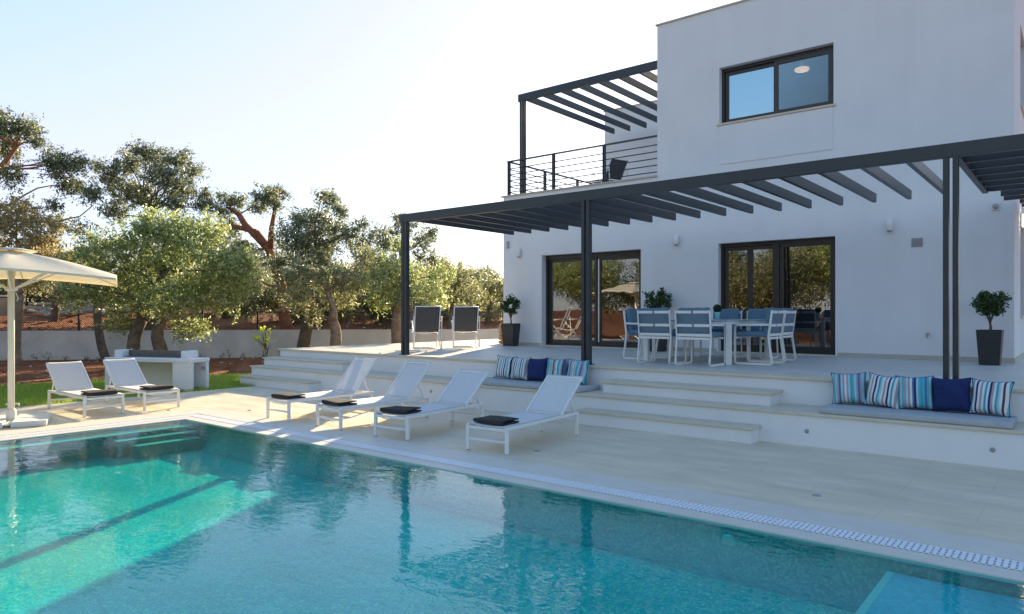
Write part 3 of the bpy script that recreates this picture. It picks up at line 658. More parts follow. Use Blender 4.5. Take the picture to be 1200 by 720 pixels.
for i in range(18):
    x=-9.76+.482*i
    m=MB(); m.box(x-.028,x+.028,9.121,12.1,3.225,3.36); m.build('slat',M['steel'],P1,.003)
m=MB(); m.box(-1.13,-1.06,9.121,12.13,3.217,3.368); m.build('side_beam',M['steel'],P1,.004)
for i in range(6):
    y=9.58+.49*i
    m=MB(); m.box(-1.059,2.6,y-.028,y+.028,3.226,3.359); m.build('slat',M['steel'],P1,.003)
for i in range(7):
    y=12.62+.5*i
    m=MB(); m.box(-.78 if y>HY-.1 else -.95,2.6,y-.028,y+.028,3.226,3.359); m.build('slat',M['steel'],P1,.003)
m=MB(); m.box(2.601,2.67,9.121,15.9,3.218,3.367); m.build('side_beam',M['steel'],P1,.004)
P2=thing('balcony_pergola','smaller anthracite steel pergola on the upper balcony','pergola')
m=MB(); m.box(-10.93,UX-.001,13.74,13.81,6.755,6.935); m.build('front_beam',M['steel'],P2,.004)
post_pair(P2,-10.80,13.775,ZB+.028,6.754)
for i in range(8):
    x=-10.72+.525*i
    if x>UX-.04: break
    m=MB(); m.box(x-.028,x+.028,13.811,18.0,6.765,6.915); m.build('slat',M['steel'],P2,.003)
# ---------------------------------------------------------------- furniture
def panel(mb,corner,u,v,nu,nv,sag,th):
    """a thin stretched fabric panel, sagging between its edges; corner + a*u + b*v"""
    corner=Vector(corner);u=Vector(u);v=Vector(v);nn=u.cross(v).normalized(); vs=[]
    for s in (0,1):
        for j in range(nv+1):
            for i in range(nu+1):
                a,b=i/nu,j/nv; vs.append(corner+u*a+v*b-nn*(sag*4*a*(1-a)+s*th))
    k=(nu+1)*(nv+1); fs=[]
    for j in range(nv):
        for i in range(nu):
            a=j*(nu+1)+i; fs.append((a,a+1,a+nu+2,a+nu+1)); fs.append((k+a,k+a+nu+1,k+a+nu+2,k+a+1))
    for i in range(nu): fs.append((i,k+i,k+i+1,i+1)); t=nv*(nu+1)+i; fs.append((t,t+1,k+t+1,k+t))
    for j in range(nv): a=j*(nu+1); fs.append((a,a+nu+1,k+a+nu+1,k+a)); a+=nu; fs.append((a,k+a,k+a+nu+1,a+nu+1))
    mb.add(vs,fs,0,True); return mb
def make_lounger(ang):
    t=thing('sun_lounger','','sun lounger'); w=.26; L=1.52; H=.30
    m=MB()
    for s in (-1,1): m.box(s*w-.0175,s*w+.0175,-.0,L,H-.045,H-.012)
    m.box(-w+.018,w-.018,0,.03,H-.06,H-.03); m.box(-w+.018,w-.018,L-.03,L,H-.05,H-.02); m.box(-w+.018,w-.018,1.115,1.14,H-.07,H-.045)
    m.tube([(-w+.01,.03,H-.045),(-.12,.03,H-.075),(.12,.03,H-.075),(w-.01,.03,H-.045)],.007,6)
    m.build('frame',M['white_metal'],t,.003)
    for sx in (-1,1):
        for y in (.0,L-.035):
            m=MB(); m.box(sx*w-.0177,sx*w+.0177,y,y+.035,.006,H-.046); l=m.build('leg',M['white_metal'],t,.003)
            m=MB(); m.box(sx*w-.014,sx*w+.014,y+.004,y+.031,0,.0055); m.build('foot_cap',M['grey_plastic'],l)
    for y in (.006,L-.026): m=MB(); m.box(-w+.018,w-.018,y,y+.02,.115,.14); m.build('stretcher',M['white_metal'],t,.002)
    m=MB(); panel(m,(-w+.005,.01,H),(2*w-.01,0,0),(0,1.125,0),10,14,.016,.006); m.build('seat_sling',M['sling'],t)
    a=R(ang); c,s=math.cos(a),math.sin(a); y0=1.15; BL=.65
    m=MB()
    for sx in (-1,1): m.bar((sx*(w-.012),y0,H-.015),(sx*(w-.012),y0+c*BL,H-.015+s*BL),.024,.024)
    m.bar((-w+.024,y0+c*BL-.006,H-.02+s*BL),(w-.024,y0+c*BL-.006,H-.02+s*BL),.022,.022)
    m.bar((-w+.024,y0+.01,H-.01),(w-.024,y0+.01,H-.01),.02,.02); m.build('back_frame',M['white_metal'],t,.002)
    m=MB(); panel(m,(-w+.004,y0+.02-.006,H+.006),(2*w-.008,0,0),(0,c*BL,s*BL),10,12,.010,.006); m.build('back_sling',M['sling'],t)
    m=MB()
    for sx in (-1,1): m.tube([(sx*(w-.03),y0+c*.30,H-.02+s*.30),(sx*(w-.03),L-.06,H-.03)],.009,6)
    m.tube([(-w+.03,L-.05,H-.03),(w-.03,L-.05,H-.03)],.008,6); m.build('back_prop',M['white_metal'],t)
    return t
proto=make_lounger(39); proto2=make_lounger(49)
LG=[(-8.84,5.66,0,'white mesh sun lounger by the pool nearest the left steps, sun patches on its back'),
(-7.67,5.655,-2,'second white pool lounger from the left steps, in front of the bench wall'),
(-6.46,5.665,5,'third white pool lounger from the left steps, wholly in shade'),
(-5.01,5.75,4,'white mesh lounger nearest the wide middle steps and in front of the left pillows'),
(-11.2,4.31,89,'sunlit white lounger beside the umbrella base'),
(-11.27,5.18,89,'sunlit white lounger in front of the built barbecue counter')]
for i,(x,y,a,l) in enumerate(LG):
    g='sun loungers round the pool'
    if i in (0,2):
        q=proto2 if i==0 else proto; q.location=(x,y,0.001); q.rotation_euler=(0,0,R(a)); q['label']=l; q['group']=g
    else: copytree(proto2 if i==1 else proto,(x,y,.001),R(a),l,g)
for i,(x,y,a) in enumerate([(-13.6,.35,150),(-12.3,-.1,150)]):
    copytree(proto,(x,y,.001),R(a),['white lounger mirrored in the left sliding door, beside the far umbrella','white lounger mirrored in the left sliding door, nearer the pool'][i],'sun loungers round the pool')
# folded towels
def towel_mesh(seed):
    random.seed(seed); m=MB(); nx,ny=14,26; vs=[]
    W=.40; prof=[]
    # folded cloth: an S shaped section with rounded folds, three layers
    D=.27; r=.0082
    for k in range(9): prof.append((-D/2+D*k/8,.003))
    for k in range(1,6): a=PI*k/6; prof.append((D/2+r*math.sin(a),.003+r-r*math.cos(a)))
    for k in range(9): prof.append((D/2-D*k/8,.003+2*r))
    for k in range(1,6): a=PI*k/6; prof.append((-D/2-r*math.sin(a),.003+3*r-r*math.cos(a)))
    for k in range(9): prof.append((-D/2+D*k/8,.003+4*r))
    th=.0158; n=len(prof)
    for s in (0,1):
        for i,(y,z) in enumerate(prof):
            a=Vector(prof[min(i+1,n-1)])-Vector(prof[max(i-1,0)]); a.normalize(); nn=Vector((-a.y,a.x))*th*s
            for j in range(nx+1):
                x=-W/2+W*j/nx; e=(.012*math.sin(3*x/W*PI+i*.5+seed))*(abs(j/nx-.5)*2)**2
                vs.append((x+e*.5,y+nn.x,z+nn.y+.004*math.sin(9*x+seed+i*.3)))
    k=n*(nx+1); fs=[]
    for i in range(n-1):
        for j in range(nx):
            a=i*(nx+1)+j; fs.append((a,a+1,a+nx+2,a+nx+1)); fs.append((k+a,k+a+nx+1,k+a+nx+2,k+a+1))
    for i in range(n-1):
        a=i*(nx+1); fs.append((a,a+nx+1,k+a+nx+1,k+a)); a+=nx; fs.append((a,k+a,k+a+nx+1,a+nx+1))
    for j in range(nx): fs.append((j,k+j,k+j+1,j+1)); a=(n-1)*(nx+1)+j; fs.append((a,a+1,k+a+1,k+a))
    m.add(vs,fs,0,True); return m
tl=['charcoal folded towel on the lounger nearest the left steps','charcoal folded towel on the second pool lounger from the left steps','dark folded towel on the third pool lounger from the left steps','dark folded towel on the lounger nearest the middle steps','charcoal folded towel on the lounger beside the umbrella','charcoal folded towel on the lounger by the barbecue counter']
for i,(x,y,a,l) in enumerate(LG):
    o=towel_mesh(i).build('folded_towel',M['towel']); p=Matrix.Rotation(R(a),3,'Z')@Vector((.0,.19 if i<4 else .2,0))
    o.location=(x+p.x,y+p.y,.297); o.rotation_euler=(0,0,R(a+random.uniform(-5,5))); tag(o,tl[i],'towel','folded towels on the loungers')

# deck chairs with dark slings
def make_deckchair():
    t=thing('deck_chair','','deck chair'); w=.27   # faces +Y, back leans to -Y
    m=MB(); 
    for s in (-1,1):
        m.tube([(s*w,-.36,.93),(s*w,-.10,.36),(s*w,.10,.30),(s*w,.46,.36)],.013,8)
    m.tube([(-w,-.36,.93),(w,-.36,.93)],.013,8); m.tube([(-w,.46,.36),(w,.46,.36)],.013,8)
    m.build('frame',M['white_metal'],t)
    for s in (-1,1):
        m=MB(); m.tube([(s*(w+.03),-.30,.72),(s*(w+.03),-.34,.015)],.012,8); m.tube([(s*(w+.03),.30,.60),(s*(w+.03),-.26,.63)],.014,8); m.build('arm_rest',M['white_metal'],t)
        m=MB(); m.tube([(s*(w+.015),.28,.60),(s*(w+.015),-.22,.015)],.012,8); m.build('leg',M['white_metal'],t)
        m=MB(); m.tube([(s*(w-.015),-.12,.38),(s*(w-.015),.30,.015)],.012,8); m.build('leg',M['white_metal'],t)
    for a,y in ((w+.03,-.34),(w,-.2),(w,.3)): m=MB(); m.tube([(-a,y,.015),(a,y,.015)],.011,8); m.build('stretcher',M['white_metal'],t)
    m=MB(); panel(m,(-w+.012,-.355,.92),(2*w-.024,0,0),(0,.25,-.55),8,8,-.012,.005); m.build('back_sling',M['dark_sling'],t)
    m=MB(); panel(m,(-w+.012,-.09,.365),(2*w-.024,0,0),(0,.54,-.0),8,8,.03,.005); m.build('seat_sling',M['dark_sling'],t)
    return t
dc=make_deckchair(); g='dark deck chairs'
dc.location=(-11.3,10.95,T); dc.rotation_euler=(0,0,R(52)); dc['label']='charcoal deck chair on the sunny terrace beside the left pergola post'; dc['group']=g
copytree(dc,(-11.1,12.0,T),R(47),'charcoal deck chair on the sunny terrace nearer the house corner',g)
copytree(dc,(-8.75,14.5,ZB-.002),R(72),'charcoal deck chair up on the balcony behind the railing',g).scale=(.95,1,.74)

# dining set
def cushion(m,x0,x1,y0,y1,z0,z1,r=.02):
    m.box(x0,x1,y0,y1,z0,z1)
def make_chair():
    t=thing('dining_chair','','chair'); w=.27; q=.030
    for s in (-1,1):
        x=s*w; m=MB()
        pts=[(x,-.30,.83),(x,-.245,.42),(x,-.305,.012),(x,.27,.012),(x,.27,.60),(x,-.268,.61)]
        # rounded bends
        P=[Vector(p) for p in pts]; out=[P[0]]
        for i in range(1,5):
            a=(P[i-1]-P[i]).normalized(); b=(P[i+1]-P[i]).normalized(); rr=.045 if i>1 else .03
            for k in range(5):
                u=k/4; out.append(P[i]+a*rr*(1-u)**2+b*rr*u**2)
        out.append(P[5])
        for a,b in zip(out[:-1],out[1:]): m.bar(a,b,.030,.019,up=(1,0,0))
        m.build('side_frame',M['white_metal'],t)
    for y,hh in ((-.255,.035),(.255,.03)): m=MB(); m.bar((-w+.015,y,.405),(w-.015,y,.405),.02,hh); m.build('seat_rail',M['white_metal'],t,.002)
    for z,y in ((.80,-.297),(.60,-.27),(.455,-.252)):
        m=MB()
        if z>.5:
            m.bar((-w+.015,y,z),(-.015,y,z),.022,.042); m.bar((.015,y,z),(w-.015,y,z),.022,.042); m.bar((-.015,y+.004,z),(.015,y+.004,z),.014,.03)
        else: m.bar((-w+.015,y,z),(w-.015,y,z),.022,.042)
        m.build('back_rail',M['white_metal'],t,.002)
    m=MB(); m.bar((-w+.018,-.25,.425),(w-.018,-.25,.425),.001,.001)
    m=MB(); panel(m,(-w+.016,-.252,.44),(2*w-.032,0,0),(0,-.05,.385),4,4,-.004,.008); m.build('back_panel',M['slate'],t)
    m=MB(); m.box(-w+.03,w-.03,-.235,.255,.425,.50); m.build('seat_cushion',M['blue'],t,.022)
    m=MB(); m.box(-w+.03,w-.03,-.038,.038,-.02,.36); m.build('back_cushion',M['blue'],t,.022,loc=(0,-.205,.505),rot=(R(7),0,0))
    return t
ch=make_chair(); g='dining chairs round the terrace table'
CH=[(-5.18,10.18,0,'white dining chair on the pool side of the table, left one, seen from behind'),
(-4.52,10.14,0,'white dining chair on the pool side of the table, right one, seen from behind'),
(-3.93,10.95,90,'nearer of the two dining chairs in profile at the right table end'),
(-3.99,11.72,91,'farther of the two dining chairs in profile at the right table end'),
(-5.86,10.95,-92,'nearer blue cushioned chair at the left table end'),
(-5.90,11.68,-88,'farther blue cushioned chair at the left table end, by the potted tree'),
(-5.12,12.36,180,'left blue cushioned chair on the house side of the table'),
(-4.48,12.36,178,'right blue cushioned chair on the house side of the table')]
for i,(x,y,a,l) in enumerate(CH):
    if i==0: ch.location=(x,y,T); ch.rotation_euler=(0,0,R(a)); ch['label']=l; ch['group']=g
    else: copytree(ch,(x,y,T),R(a),l,g)
t=thing('dining_table','square white dining table with grey top on the terrace','table',(-4.88,11.25,T))
m=MB(); m.box(-.74,.74,-.90,.90,.662,.680); m.build('tabletop',M['tabletop'],t,.004)
m=MB(); 
for a in (-.72,.67): m.box(a,a+.05,-.88,.88,.612,.661)
for a in (-.88,.83): m.box(-.669,.669,a,a+.05,.612,.661)
m.build('apron',M['white_metal'],t,.003)
for sx in (-1,1):
    for sy in (-1,1):
        m=MB(); m.box(sx*.695-.036,sx*.695+.036,sy*.85-.036,sy*.85+.036,0,.611); m.build('leg',M['white_metal'],t,.003)
def leafball(r,n,L,W,c=(0,0,0),hollow=.75):
    u=NP.normal(size=(n,3)); u/=np.linalg.norm(u,axis=1)[:,None]
    P=np.array(c)+u*(r*NP.uniform(hollow,1.02,n))[:,None]; return leafmesh(P,L,W)
for (x,y,r,l) in ((-4.60,10.96,.068,'clipped green ball plant in an aqua pot, the largest and nearest the table front'),(-4.86,11.16,.055,'clipped green ball plant on the table, the middle one of three'),(-5.12,11.36,.055,'clipped green ball plant on the table, leftmost of three')):
    t=thing('topiary_plant',l,'plant',(x,y,T+.681),0,'ball plants on the dining table'); k=r/.068
    m=MB(); m.lathe([(.030*k,0),(.040*k,.10*k),(.043*k,.12*k),(.038*k,.12*k),(.036*k,.105*k)],20); m.build('pot',M['aqua_pot'],t)
    quads('foliage',leafball(r,1500,.018,.012,(0,0,.12*k+r*.85),.6),M['leaf_box'],t)

# potted trees
def potted(x,y,label,seed,ct=.95,cr=.24,hh=.53,tw=.17,bw=.135):
    global NP; random.seed(seed)
    t=thing('potted_tree',label,'potted tree',(x,y,T),random.uniform(-.15,.15),'potted trees against the house wall')
    m=MB(); i=.02
    rg=[(bw,0),(tw,hh),(tw-i,hh),(tw-i-.01,hh-.05)]
    vs=[(sx*a,sy*a,z) for a,z in rg for sx,sy in ((-1,-1),(1,-1),(1,1),(-1,1))]
    fs=[(3,2,1,0)]+[(4*k+j,4*k+(j+1)%4,4*k+4+(j+1)%4,4*k+4+j) for k in range(3) for j in range(4)]
    m.add(vs,fs); m.build('planter',M['planter'],t,.004)
    m=MB(); m.box(-tw+.027,tw-.027,-tw+.027,tw-.027,hh-.06,hh-.04); m.build('potting_soil',M['soilpot'],t)
    m=MB(); zf=hh+.10
    m.tube([(0,0,hh-.05),(.01,.005,hh+.05),(.0,0,zf)],[.022,.018,.017],8)
    for k in range(7):
        a=k*2.4; d=Vector((math.cos(a)*cr*.55,math.sin(a)*cr*.55,ct-zf+random.uniform(-.05,.1)))
        m.tube([(0,0,zf),Vector((0,0,zf))+d*.5+Vector((0,0,.02)),Vector((0,0,zf))+d],[.012,.008,.003],6)
    m.build('trunk',M['bark'],t)
    pts=[]
    for k in range(60):
        u=Vector((random.gauss(0,1),random.gauss(0,1),random.gauss(0,1))).normalized()*cr*random.uniform(.45,.98)*(1+.05*random.gauss(0,1))
        pts.append(np.array((0,0,ct))+np.array((u.x,u.y,u.z*.88))+NP.normal(size=(28,3))*.028)
    quads('foliage',leafmesh(np.vstack(pts),.062,.028),M['leaf_gloss'],t)
potted(-10.72,13.2,'small potted laurel tree with slender stem at the left house corner',2,.97,.25,.54,.175,.135)
potted(-6.84,13.22,'potted laurel tree with broad crown behind the dining table',5,1.02,.30,.54,.17,.14)
potted(-1.11,12.95,'potted laurel tree with forked stem at the right house corner',9,.93,.23,.53,.165,.13)

# benches
def benchcush(x0,x1,label):
    m=MB(); n=int((x1-x0)/.1); m.box(x0,x1,8.315,8.90,.381,.445)
    o=m.build('bench_cushion',M['cushion_grey'],None,.016); tag(o,label,'bench cushion','grey bench cushions'); return o
benchcush(-2.31,-.53,'long grey bench cushion under the five right pillows')
benchcush(-7.62,-5.52,'long grey bench cushion behind the pool loungers')
def pillow(x,y,mat,label,rz,lean=-16,s=.375,flat=1.0,seed=0,group=None):
    random.seed(seed); m=MB(); N=16; vs=[]; fs=[]
    for side in (-1,1):
        for j in range(N+1):
            for i in range(N+1):
                u,v=i/N*2-1,j/N*2-1
                pin=1-.055*(1-abs(u)**2.5)*0-.06*(abs(u)*abs(v))**0
                ex=1-.12*(1-v*v)*(abs(u)**3); ez=1-.12*(1-u*u)*(abs(v)**3)
                th=.088*flat*((1-u**4)*(1-v**4))**.55*(1+.08*math.sin(3*u+seed)*math.cos(2.5*v+seed))
                vs.append((u*s/2*ex,side*th+.006*math.sin(4*u+5*v+seed),s/2+v*s/2*ez))
    k=(N+1)**2
    for j in range(N):
        for i in range(N):
            a=j*(N+1)+i; fs.append((a,a+1,a+N+2,a+N+1)); fs.append((k+a,k+a+N+1,k+a+N+2,k+a+1))
    m.add(vs,fs,0,True)
    m.tube([vs[i] for i in range(0,N+1)]+[vs[(N+1)*j+N] for j in range(1,N+1)]+[vs[(N+1)*N+i] for i in range(N-1,-1,-1)]+[vs[(N+1)*j] for j in range(N-1,-1,-1)],.004,5,1)
    o=m.build('pillow',[mat,M['navy'] if 'navy' in label else M['towel']]); o.location=(x,y,.447); o.rotation_euler=(R(lean),R(random.uniform(-5,5)),R(rz))
    tag(o,label,'pillow',group); return o
g='pillows on the right bench'
pillow(-2.10,8.80,M['stripe_aqua'],'aqua and grey finely striped pillow, leftmost on the right bench',9,-14,seed=1,group=g)
pillow(-1.77,8.77,M['stripe_bold'],'boldly striped white and navy pillow, second on the right bench',-9,-15,seed=2,group=g)
pillow(-1.43,8.78,M['stripe_teal'],'teal striped pillow in the middle of the right bench, beside the plain navy one',4,-13,seed=3,group=g)
pillow(-1.09,8.78,M['navy'],'plain navy pillow on the right bench below the pergola post',2,-12,seed=4,group=g)
pillow(-.76,8.76,M['stripe_white'],'white, teal and navy striped pillow, rightmost on the right bench',-10,-16,seed=5,group=g)
g='pillows on the left bench'
pillow(-7.28,8.78,M['stripe_left'],'aqua and plum striped pillow, leftmost on the left bench',8,-14,seed=6,group=g)
pillow(-6.95,8.76,M['stripe_bold'],'white and aqua striped pillow left of the navy one on the left bench',-6,-15,seed=7,group=g)
pillow(-6.60,8.76,M['navy'],'plain navy pillow in the middle of the left bench',5,-14,s=.37,seed=8,group=g)
pillow(-6.25,8.78,M['stripe_grey'],'grey and aqua striped pillow right of the navy one on the left bench',8,-15,seed=9,group=g)
pillow(-5.88,8.78,M['stripe_aqua'],'aqua striped pillow at the right end of the left bench',-4,-14,seed=10,group=g)

# umbrellas
def make_umbrella():
    t=thing('umbrella','','umbrella'); A=1.25
    bd=lambda th: A/max(abs(math.cos(th)),abs(math.sin(th)))
    zt=2.35; ze=1.955
    def surfz(s,th,dz=0):
        k=(th/(PI/4))%1; sag=.035*math.sin(PI*k)*math.sin(PI*min(1,s)*.9)
        rr=bd(th)/(A*1.414)   # corners hang lower than the middle of an edge
        return zt-(zt-ze)*(s**1.35)*(.15+.85*rr)-sag+dz
    m=MB(); NT=64; NS=10; vs=[]
    for sgn in (0,-.004):
        for i in range(NS+1):
            s=i/NS
            for k in range(NT):
                th=2*PI*k/NT; r=bd(th)*max(s,.02); vs.append((r*math.cos(th),r*math.sin(th),surfz(s,th,sgn)))
    K=(NS+1)*NT; fs=[]
    for i in range(NS):
        for k in range(NT):
            a=i*NT+k;b=i*NT+(k+1)%NT; fs.append((a,b,b+NT,a+NT)); fs.append((K+a,K+a+NT,K+b+NT,K+b))
    m.add(vs,fs,0,True); 
    c=m.build('canopy',M['umb'],t)
    m=MB(); vs=[]
    for k in range(NT):
        th=2*PI*k/NT; r=bd(th)
        for dr,dz in ((.002,0),(.005,-.03),(.001,-.03),(-.003,-.002)): vs.append(((r+dr)*math.cos(th),(r+dr)*math.sin(th),surfz(1,th)+dz))
    fs=[(4*k+j,4*((k+1)%NT)+j,4*((k+1)%NT)+(j+1)%4,4*k+(j+1)%4) for k in range(NT) for j in range(4)]
    m.add(vs,fs,0,False); m.build('valance',M['umb'],c)
    m=MB(); vs=[]
    for s,dz in ((.02,.045),(.5,.03),(1,-.0),(1,-.006),(.02,.03)):
        for k in range(32):
            th=2*PI*k/32; vs.append((.30*s*math.cos(th),.30*s*math.sin(th),zt+dz-.005*math.cos(8*th)*s))
    m.add(vs,[(i*32+k,i*32+(k+1)%32,(i+1)*32+(k+1)%32,(i+1)*32+k) for i in range(4) for k in range(32)],0,True); m.build('vent_cap',M['umb'],c)
    m=MB(); m.tube([(0,0,.05),(0,0,2.37)],.040,20); m.build('pole',M['cream_metal'],t)
    for zz in (1.80,2.22): m=MB(); m.lathe([(.05,zz),(.075,zz+.01),(.075,zz+.05),(.05,zz+.06)],20); m.build('hub',M['cream_metal'],t)
    for k in range(8):
        th=PI/4*k; r=bd(th); m=MB(); pts=[]
        for i in range(9):
            s=.04+.95*i/8; pts.append((r*s*math.cos(th),r*s*math.sin(th),surfz(s,th,-.018)))
        for a,b in zip(pts[:-1],pts[1:]): m.bar(a,b,.016,.022)
        rb=m.build('rib',M['cream_metal'],t)
        j=pts[4]; m=MB(); m.bar((.06*math.cos(th),.06*math.sin(th),1.835),j,.014,.020); m.build('strut',M['cream_metal'],rb)
    m=MB(); m.tube([(.04,0,.27),(.085,0,.27),(.085,0,.24)],.010,8); m.tube([(-.04,0,.27),(-.06,0,.27)],.012,8); m.tube([(.05,0,1.79),(.08,0,1.70),(.06,0,1.67)],.006,6); m.build('crank',M['cream_metal'],t)
    m=MB(); m.box(-.42,.42,-.03,.03,.028,.05); m.box(-.03,.03,-.42,.42,.029,.051); m.lathe([(.06,.05),(.06,.17),(.05,.2)],20); m.build('base_frame',M['cream_metal'],t,.004)
    for sx in (-1,1):
        for sy in (-1,1):
            m=MB(); m.box(sx*.24-.2,sx*.24+.2,sy*.24-.2,sy*.24+.2,.0,.075); 
            m.build('base_slab',M['slab'],t,.012)
    return t
um=make_umbrella(); g='cream umbrellas by the pool'
um.location=(-11.32,3.18,.001); um.rotation_euler=(0,0,R(67.8)); um['label']='cream square umbrella on a white pole left of the loungers'; um['group']=g
copytree(um,(-15.0,.5,.001),R(20),'cream umbrella mirrored in the left sliding door',g).scale=(1.2,1.2,1.2)

# built barbecue counter
t=thing('barbecue_counter','white masonry outdoor barbecue counter with open bays beside the lawn','outdoor counter',(-13.42,6.72,-.02),math.atan2(.83,1.85))
m=MB(); m.box(-2.05,0,0,.54,.56,.635); m.build('counter_top',M['plaster'],t,.008)
m=MB(); m.box(-2.05,-1.93,.01,.53,0,.559); m.box(-1.929,-.44,.47,.53,0,.559); m.box(-.44,-.37,.01,.53,0,.559); m.box(-.369,-.01,.01,.09,0,.559); m.box(-.369,-.01,.45,.53,0,.559)
m.build('counter_base',M['plaster'],t,.006)
m=MB(); m.box(-2.02,-1.84,.22,.5,.636,.775); m.box(-.42,-.24,.22,.5,.636,.775); m.box(-1.839,-.421,.44,.5,.636,.765); m.build('brazier_wall',M['plaster'],t,.006)
m=MB(); m.box(-1.838,-.422,.405,.439,.636,.772); m.box(-1.838,-.422,.25,.404,.636,.65); m.build('brazier_lining',M['concrete'],t,.004)
m=MB(); m.box(-.10,-.02,.41,.449,.40,.46); m.build('socket_box',M['grey_plastic'],t,.004)

# stones stacked by the left house corner
t=thing('stone_stack','small stack of tan stones at the left house corner','stones',(-11.62,14.1,T))
random.seed(4)
for k in range(6):
    m=MB(); N=10; w=.19; h=.085
    prof=[(.6,0),(.95,.15),(1,.5),(.95,.85),(.6,1)]
    vs=[];ph=random.uniform(0,6)
    for r,z in prof:
        for i in range(12):
            a=2*PI*i/12; q=1+.12*math.sin(2*a+ph)+.06*math.sin(5*a+ph); vs.append((w*r*q*math.cos(a),w*.8*r*q*math.sin(a),k*h+h*z*.98))
    m.add(vs,[(i*12+j,i*12+(j+1)%12,(i+1)*12+(j+1)%12,(i+1)*12+j) for i in range(4) for j in range(12)]+[tuple(range(12))[::-1],tuple(48+j for j in range(12))],0,False)
    m.build('stone',M['tan_stone'],t)

# ---------------------------------------------------------------- garden wall and fences
t=thing('garden_wall','low weathered white wall behind the garden, below the wire fence','wall')
m=MB(); top=.885
def pathslab(m,pts,off0,off1,z0,z1):
    vs=[]
    for i,p in enumerate(pts):
        a=Vector(pts[max(i-1,0)]);b=Vector(pts[min(i+1,len(pts)-1)]); d=(b-a).normalized(); n=Vector((-d.y,d.x))
        for o in (off0,off1):
            q=Vector(p)+n*o; vs+=[(q.x,q.y,z0),(q.x,q.y,z1)]
    fs=[]
    for i in range(len(pts)-1):
        a=4*i;b=4*i+4; fs+=[(a,b,b+1,a+1),(a+2,a+3,b+3,b+2),(a+1,b+1,b+3,a+3),(a,a+2,b+2,b)]
    e=4*(len(pts)-1); fs+=[(0,1,3,2),(e,e+2,e+3,e+1)]
    m.add(vs,fs)
pathslab(m,WP,0,.2,-.3,top); m.build('wall_face',M['plaster_garden'],t)
m=MB(); pathslab(m,WP,-.012,.212,top+.001,top+.03); m.build('wall_cap',M['plaster_garden'],t)
def wire_fence(a,b,top_z,sp,label):
    a=Vector(a);b=Vector(b); L=(b-a).length; rz=math.atan2(b.y-a.y,b.x-a.x)
    t=thing('wire_fence',label,'fence',(a.x,a.y,top+.03),rz,'wire fences on the garden wall'); H=top_z-top-.03
    m=MB(); m.add([(0,.1,0.02),(L,.1,0.02),(L,.1,H),(0,.1,H)],[(0,1,2,3)]); m.build('wire_mesh',M['chainlink'],t)
    m=MB(); m.box(0,L,.085,.115,H-.03,H); m.build('top_rail',M['black'],t)
    n=max(1,int(L/sp))
    for k in range(n+1):
        x=min(L-.04,k*sp+.04); m=MB(); m.box(x-.03,x+.03,.07,.13,0,H+.0); m.build('fence_post',M['black'],t)
    return t
wire_fence((-31.2,3.2),(-22.62,13.65),2.04,1.95,'taller black wire fence on the wall, behind umbrella and barbecue')
wire_fence((-22.62,13.65),(-19.7,17.0),1.56,2.2,'lower black wire fence on the wall, behind the left steps')
wire_fence((-19.7,17.0),(-10,28.4),1.56,3.4,'black wire fence behind the deck chairs, left of the house corner')
# things in the field beyond
def debris(name,cx,cy,z,n,spread,label,cat,seed,mat,size=(1.6,.5,.12)):
    random.seed(seed); t=thing(name,label,cat,(cx,cy,z))
    for k in range(n):
        m=MB(); L=size[0]*random.uniform(.5,1.2)
        p=Vector((random.uniform(-1,1)*spread[0],random.uniform(-1,1)*spread[1],random.uniform(0,.35)*spread[2])); a=random.uniform(-.6,.6)+1.2
        d=Vector((math.cos(a),math.sin(a),random.uniform(-.25,.25)))*L
        m.bar(p-d/2,p+d/2,size[1]*random.uniform(.5,1.2),size[2]*random.uniform(.7,1.4)); m.build('slab_piece',mat,t,.02)
    return t
debris('rubble_heap',-38.6,13.6,gz(-38.6,13.6)+.1,34,(3.2,1.5,1.6),'pale heap of broken slabs in the field left of the bright tree','rubble',2,M['rubble'])
debris('rubble_heap',-36.5,8.2,gz(-36.5,8.2)+.08,12,(1.6,1,1.0),'small pale rubble behind the umbrella pole','rubble',6,M['rubble'])
t=thing('stone_pillar','squat ochre stone pillar in the field behind the umbrella pole','pillar',(-39.9,10.6,gz(-39.9,10.6)-.1),.3)
m=MB(); m.box(-.42,.42,-.42,.42,0,1.15); m.build('pillar_block',M['ruin'],t,.05)
t=thing('field_wall','low ochre masonry wall far out in the field','wall',(-47,17,gz(-47,17)-.2),1.0)
m=MB(); m.box(-7,7,-.25,.25,0,1.1); m.build('wall_block',M['ruin'],t,.05)
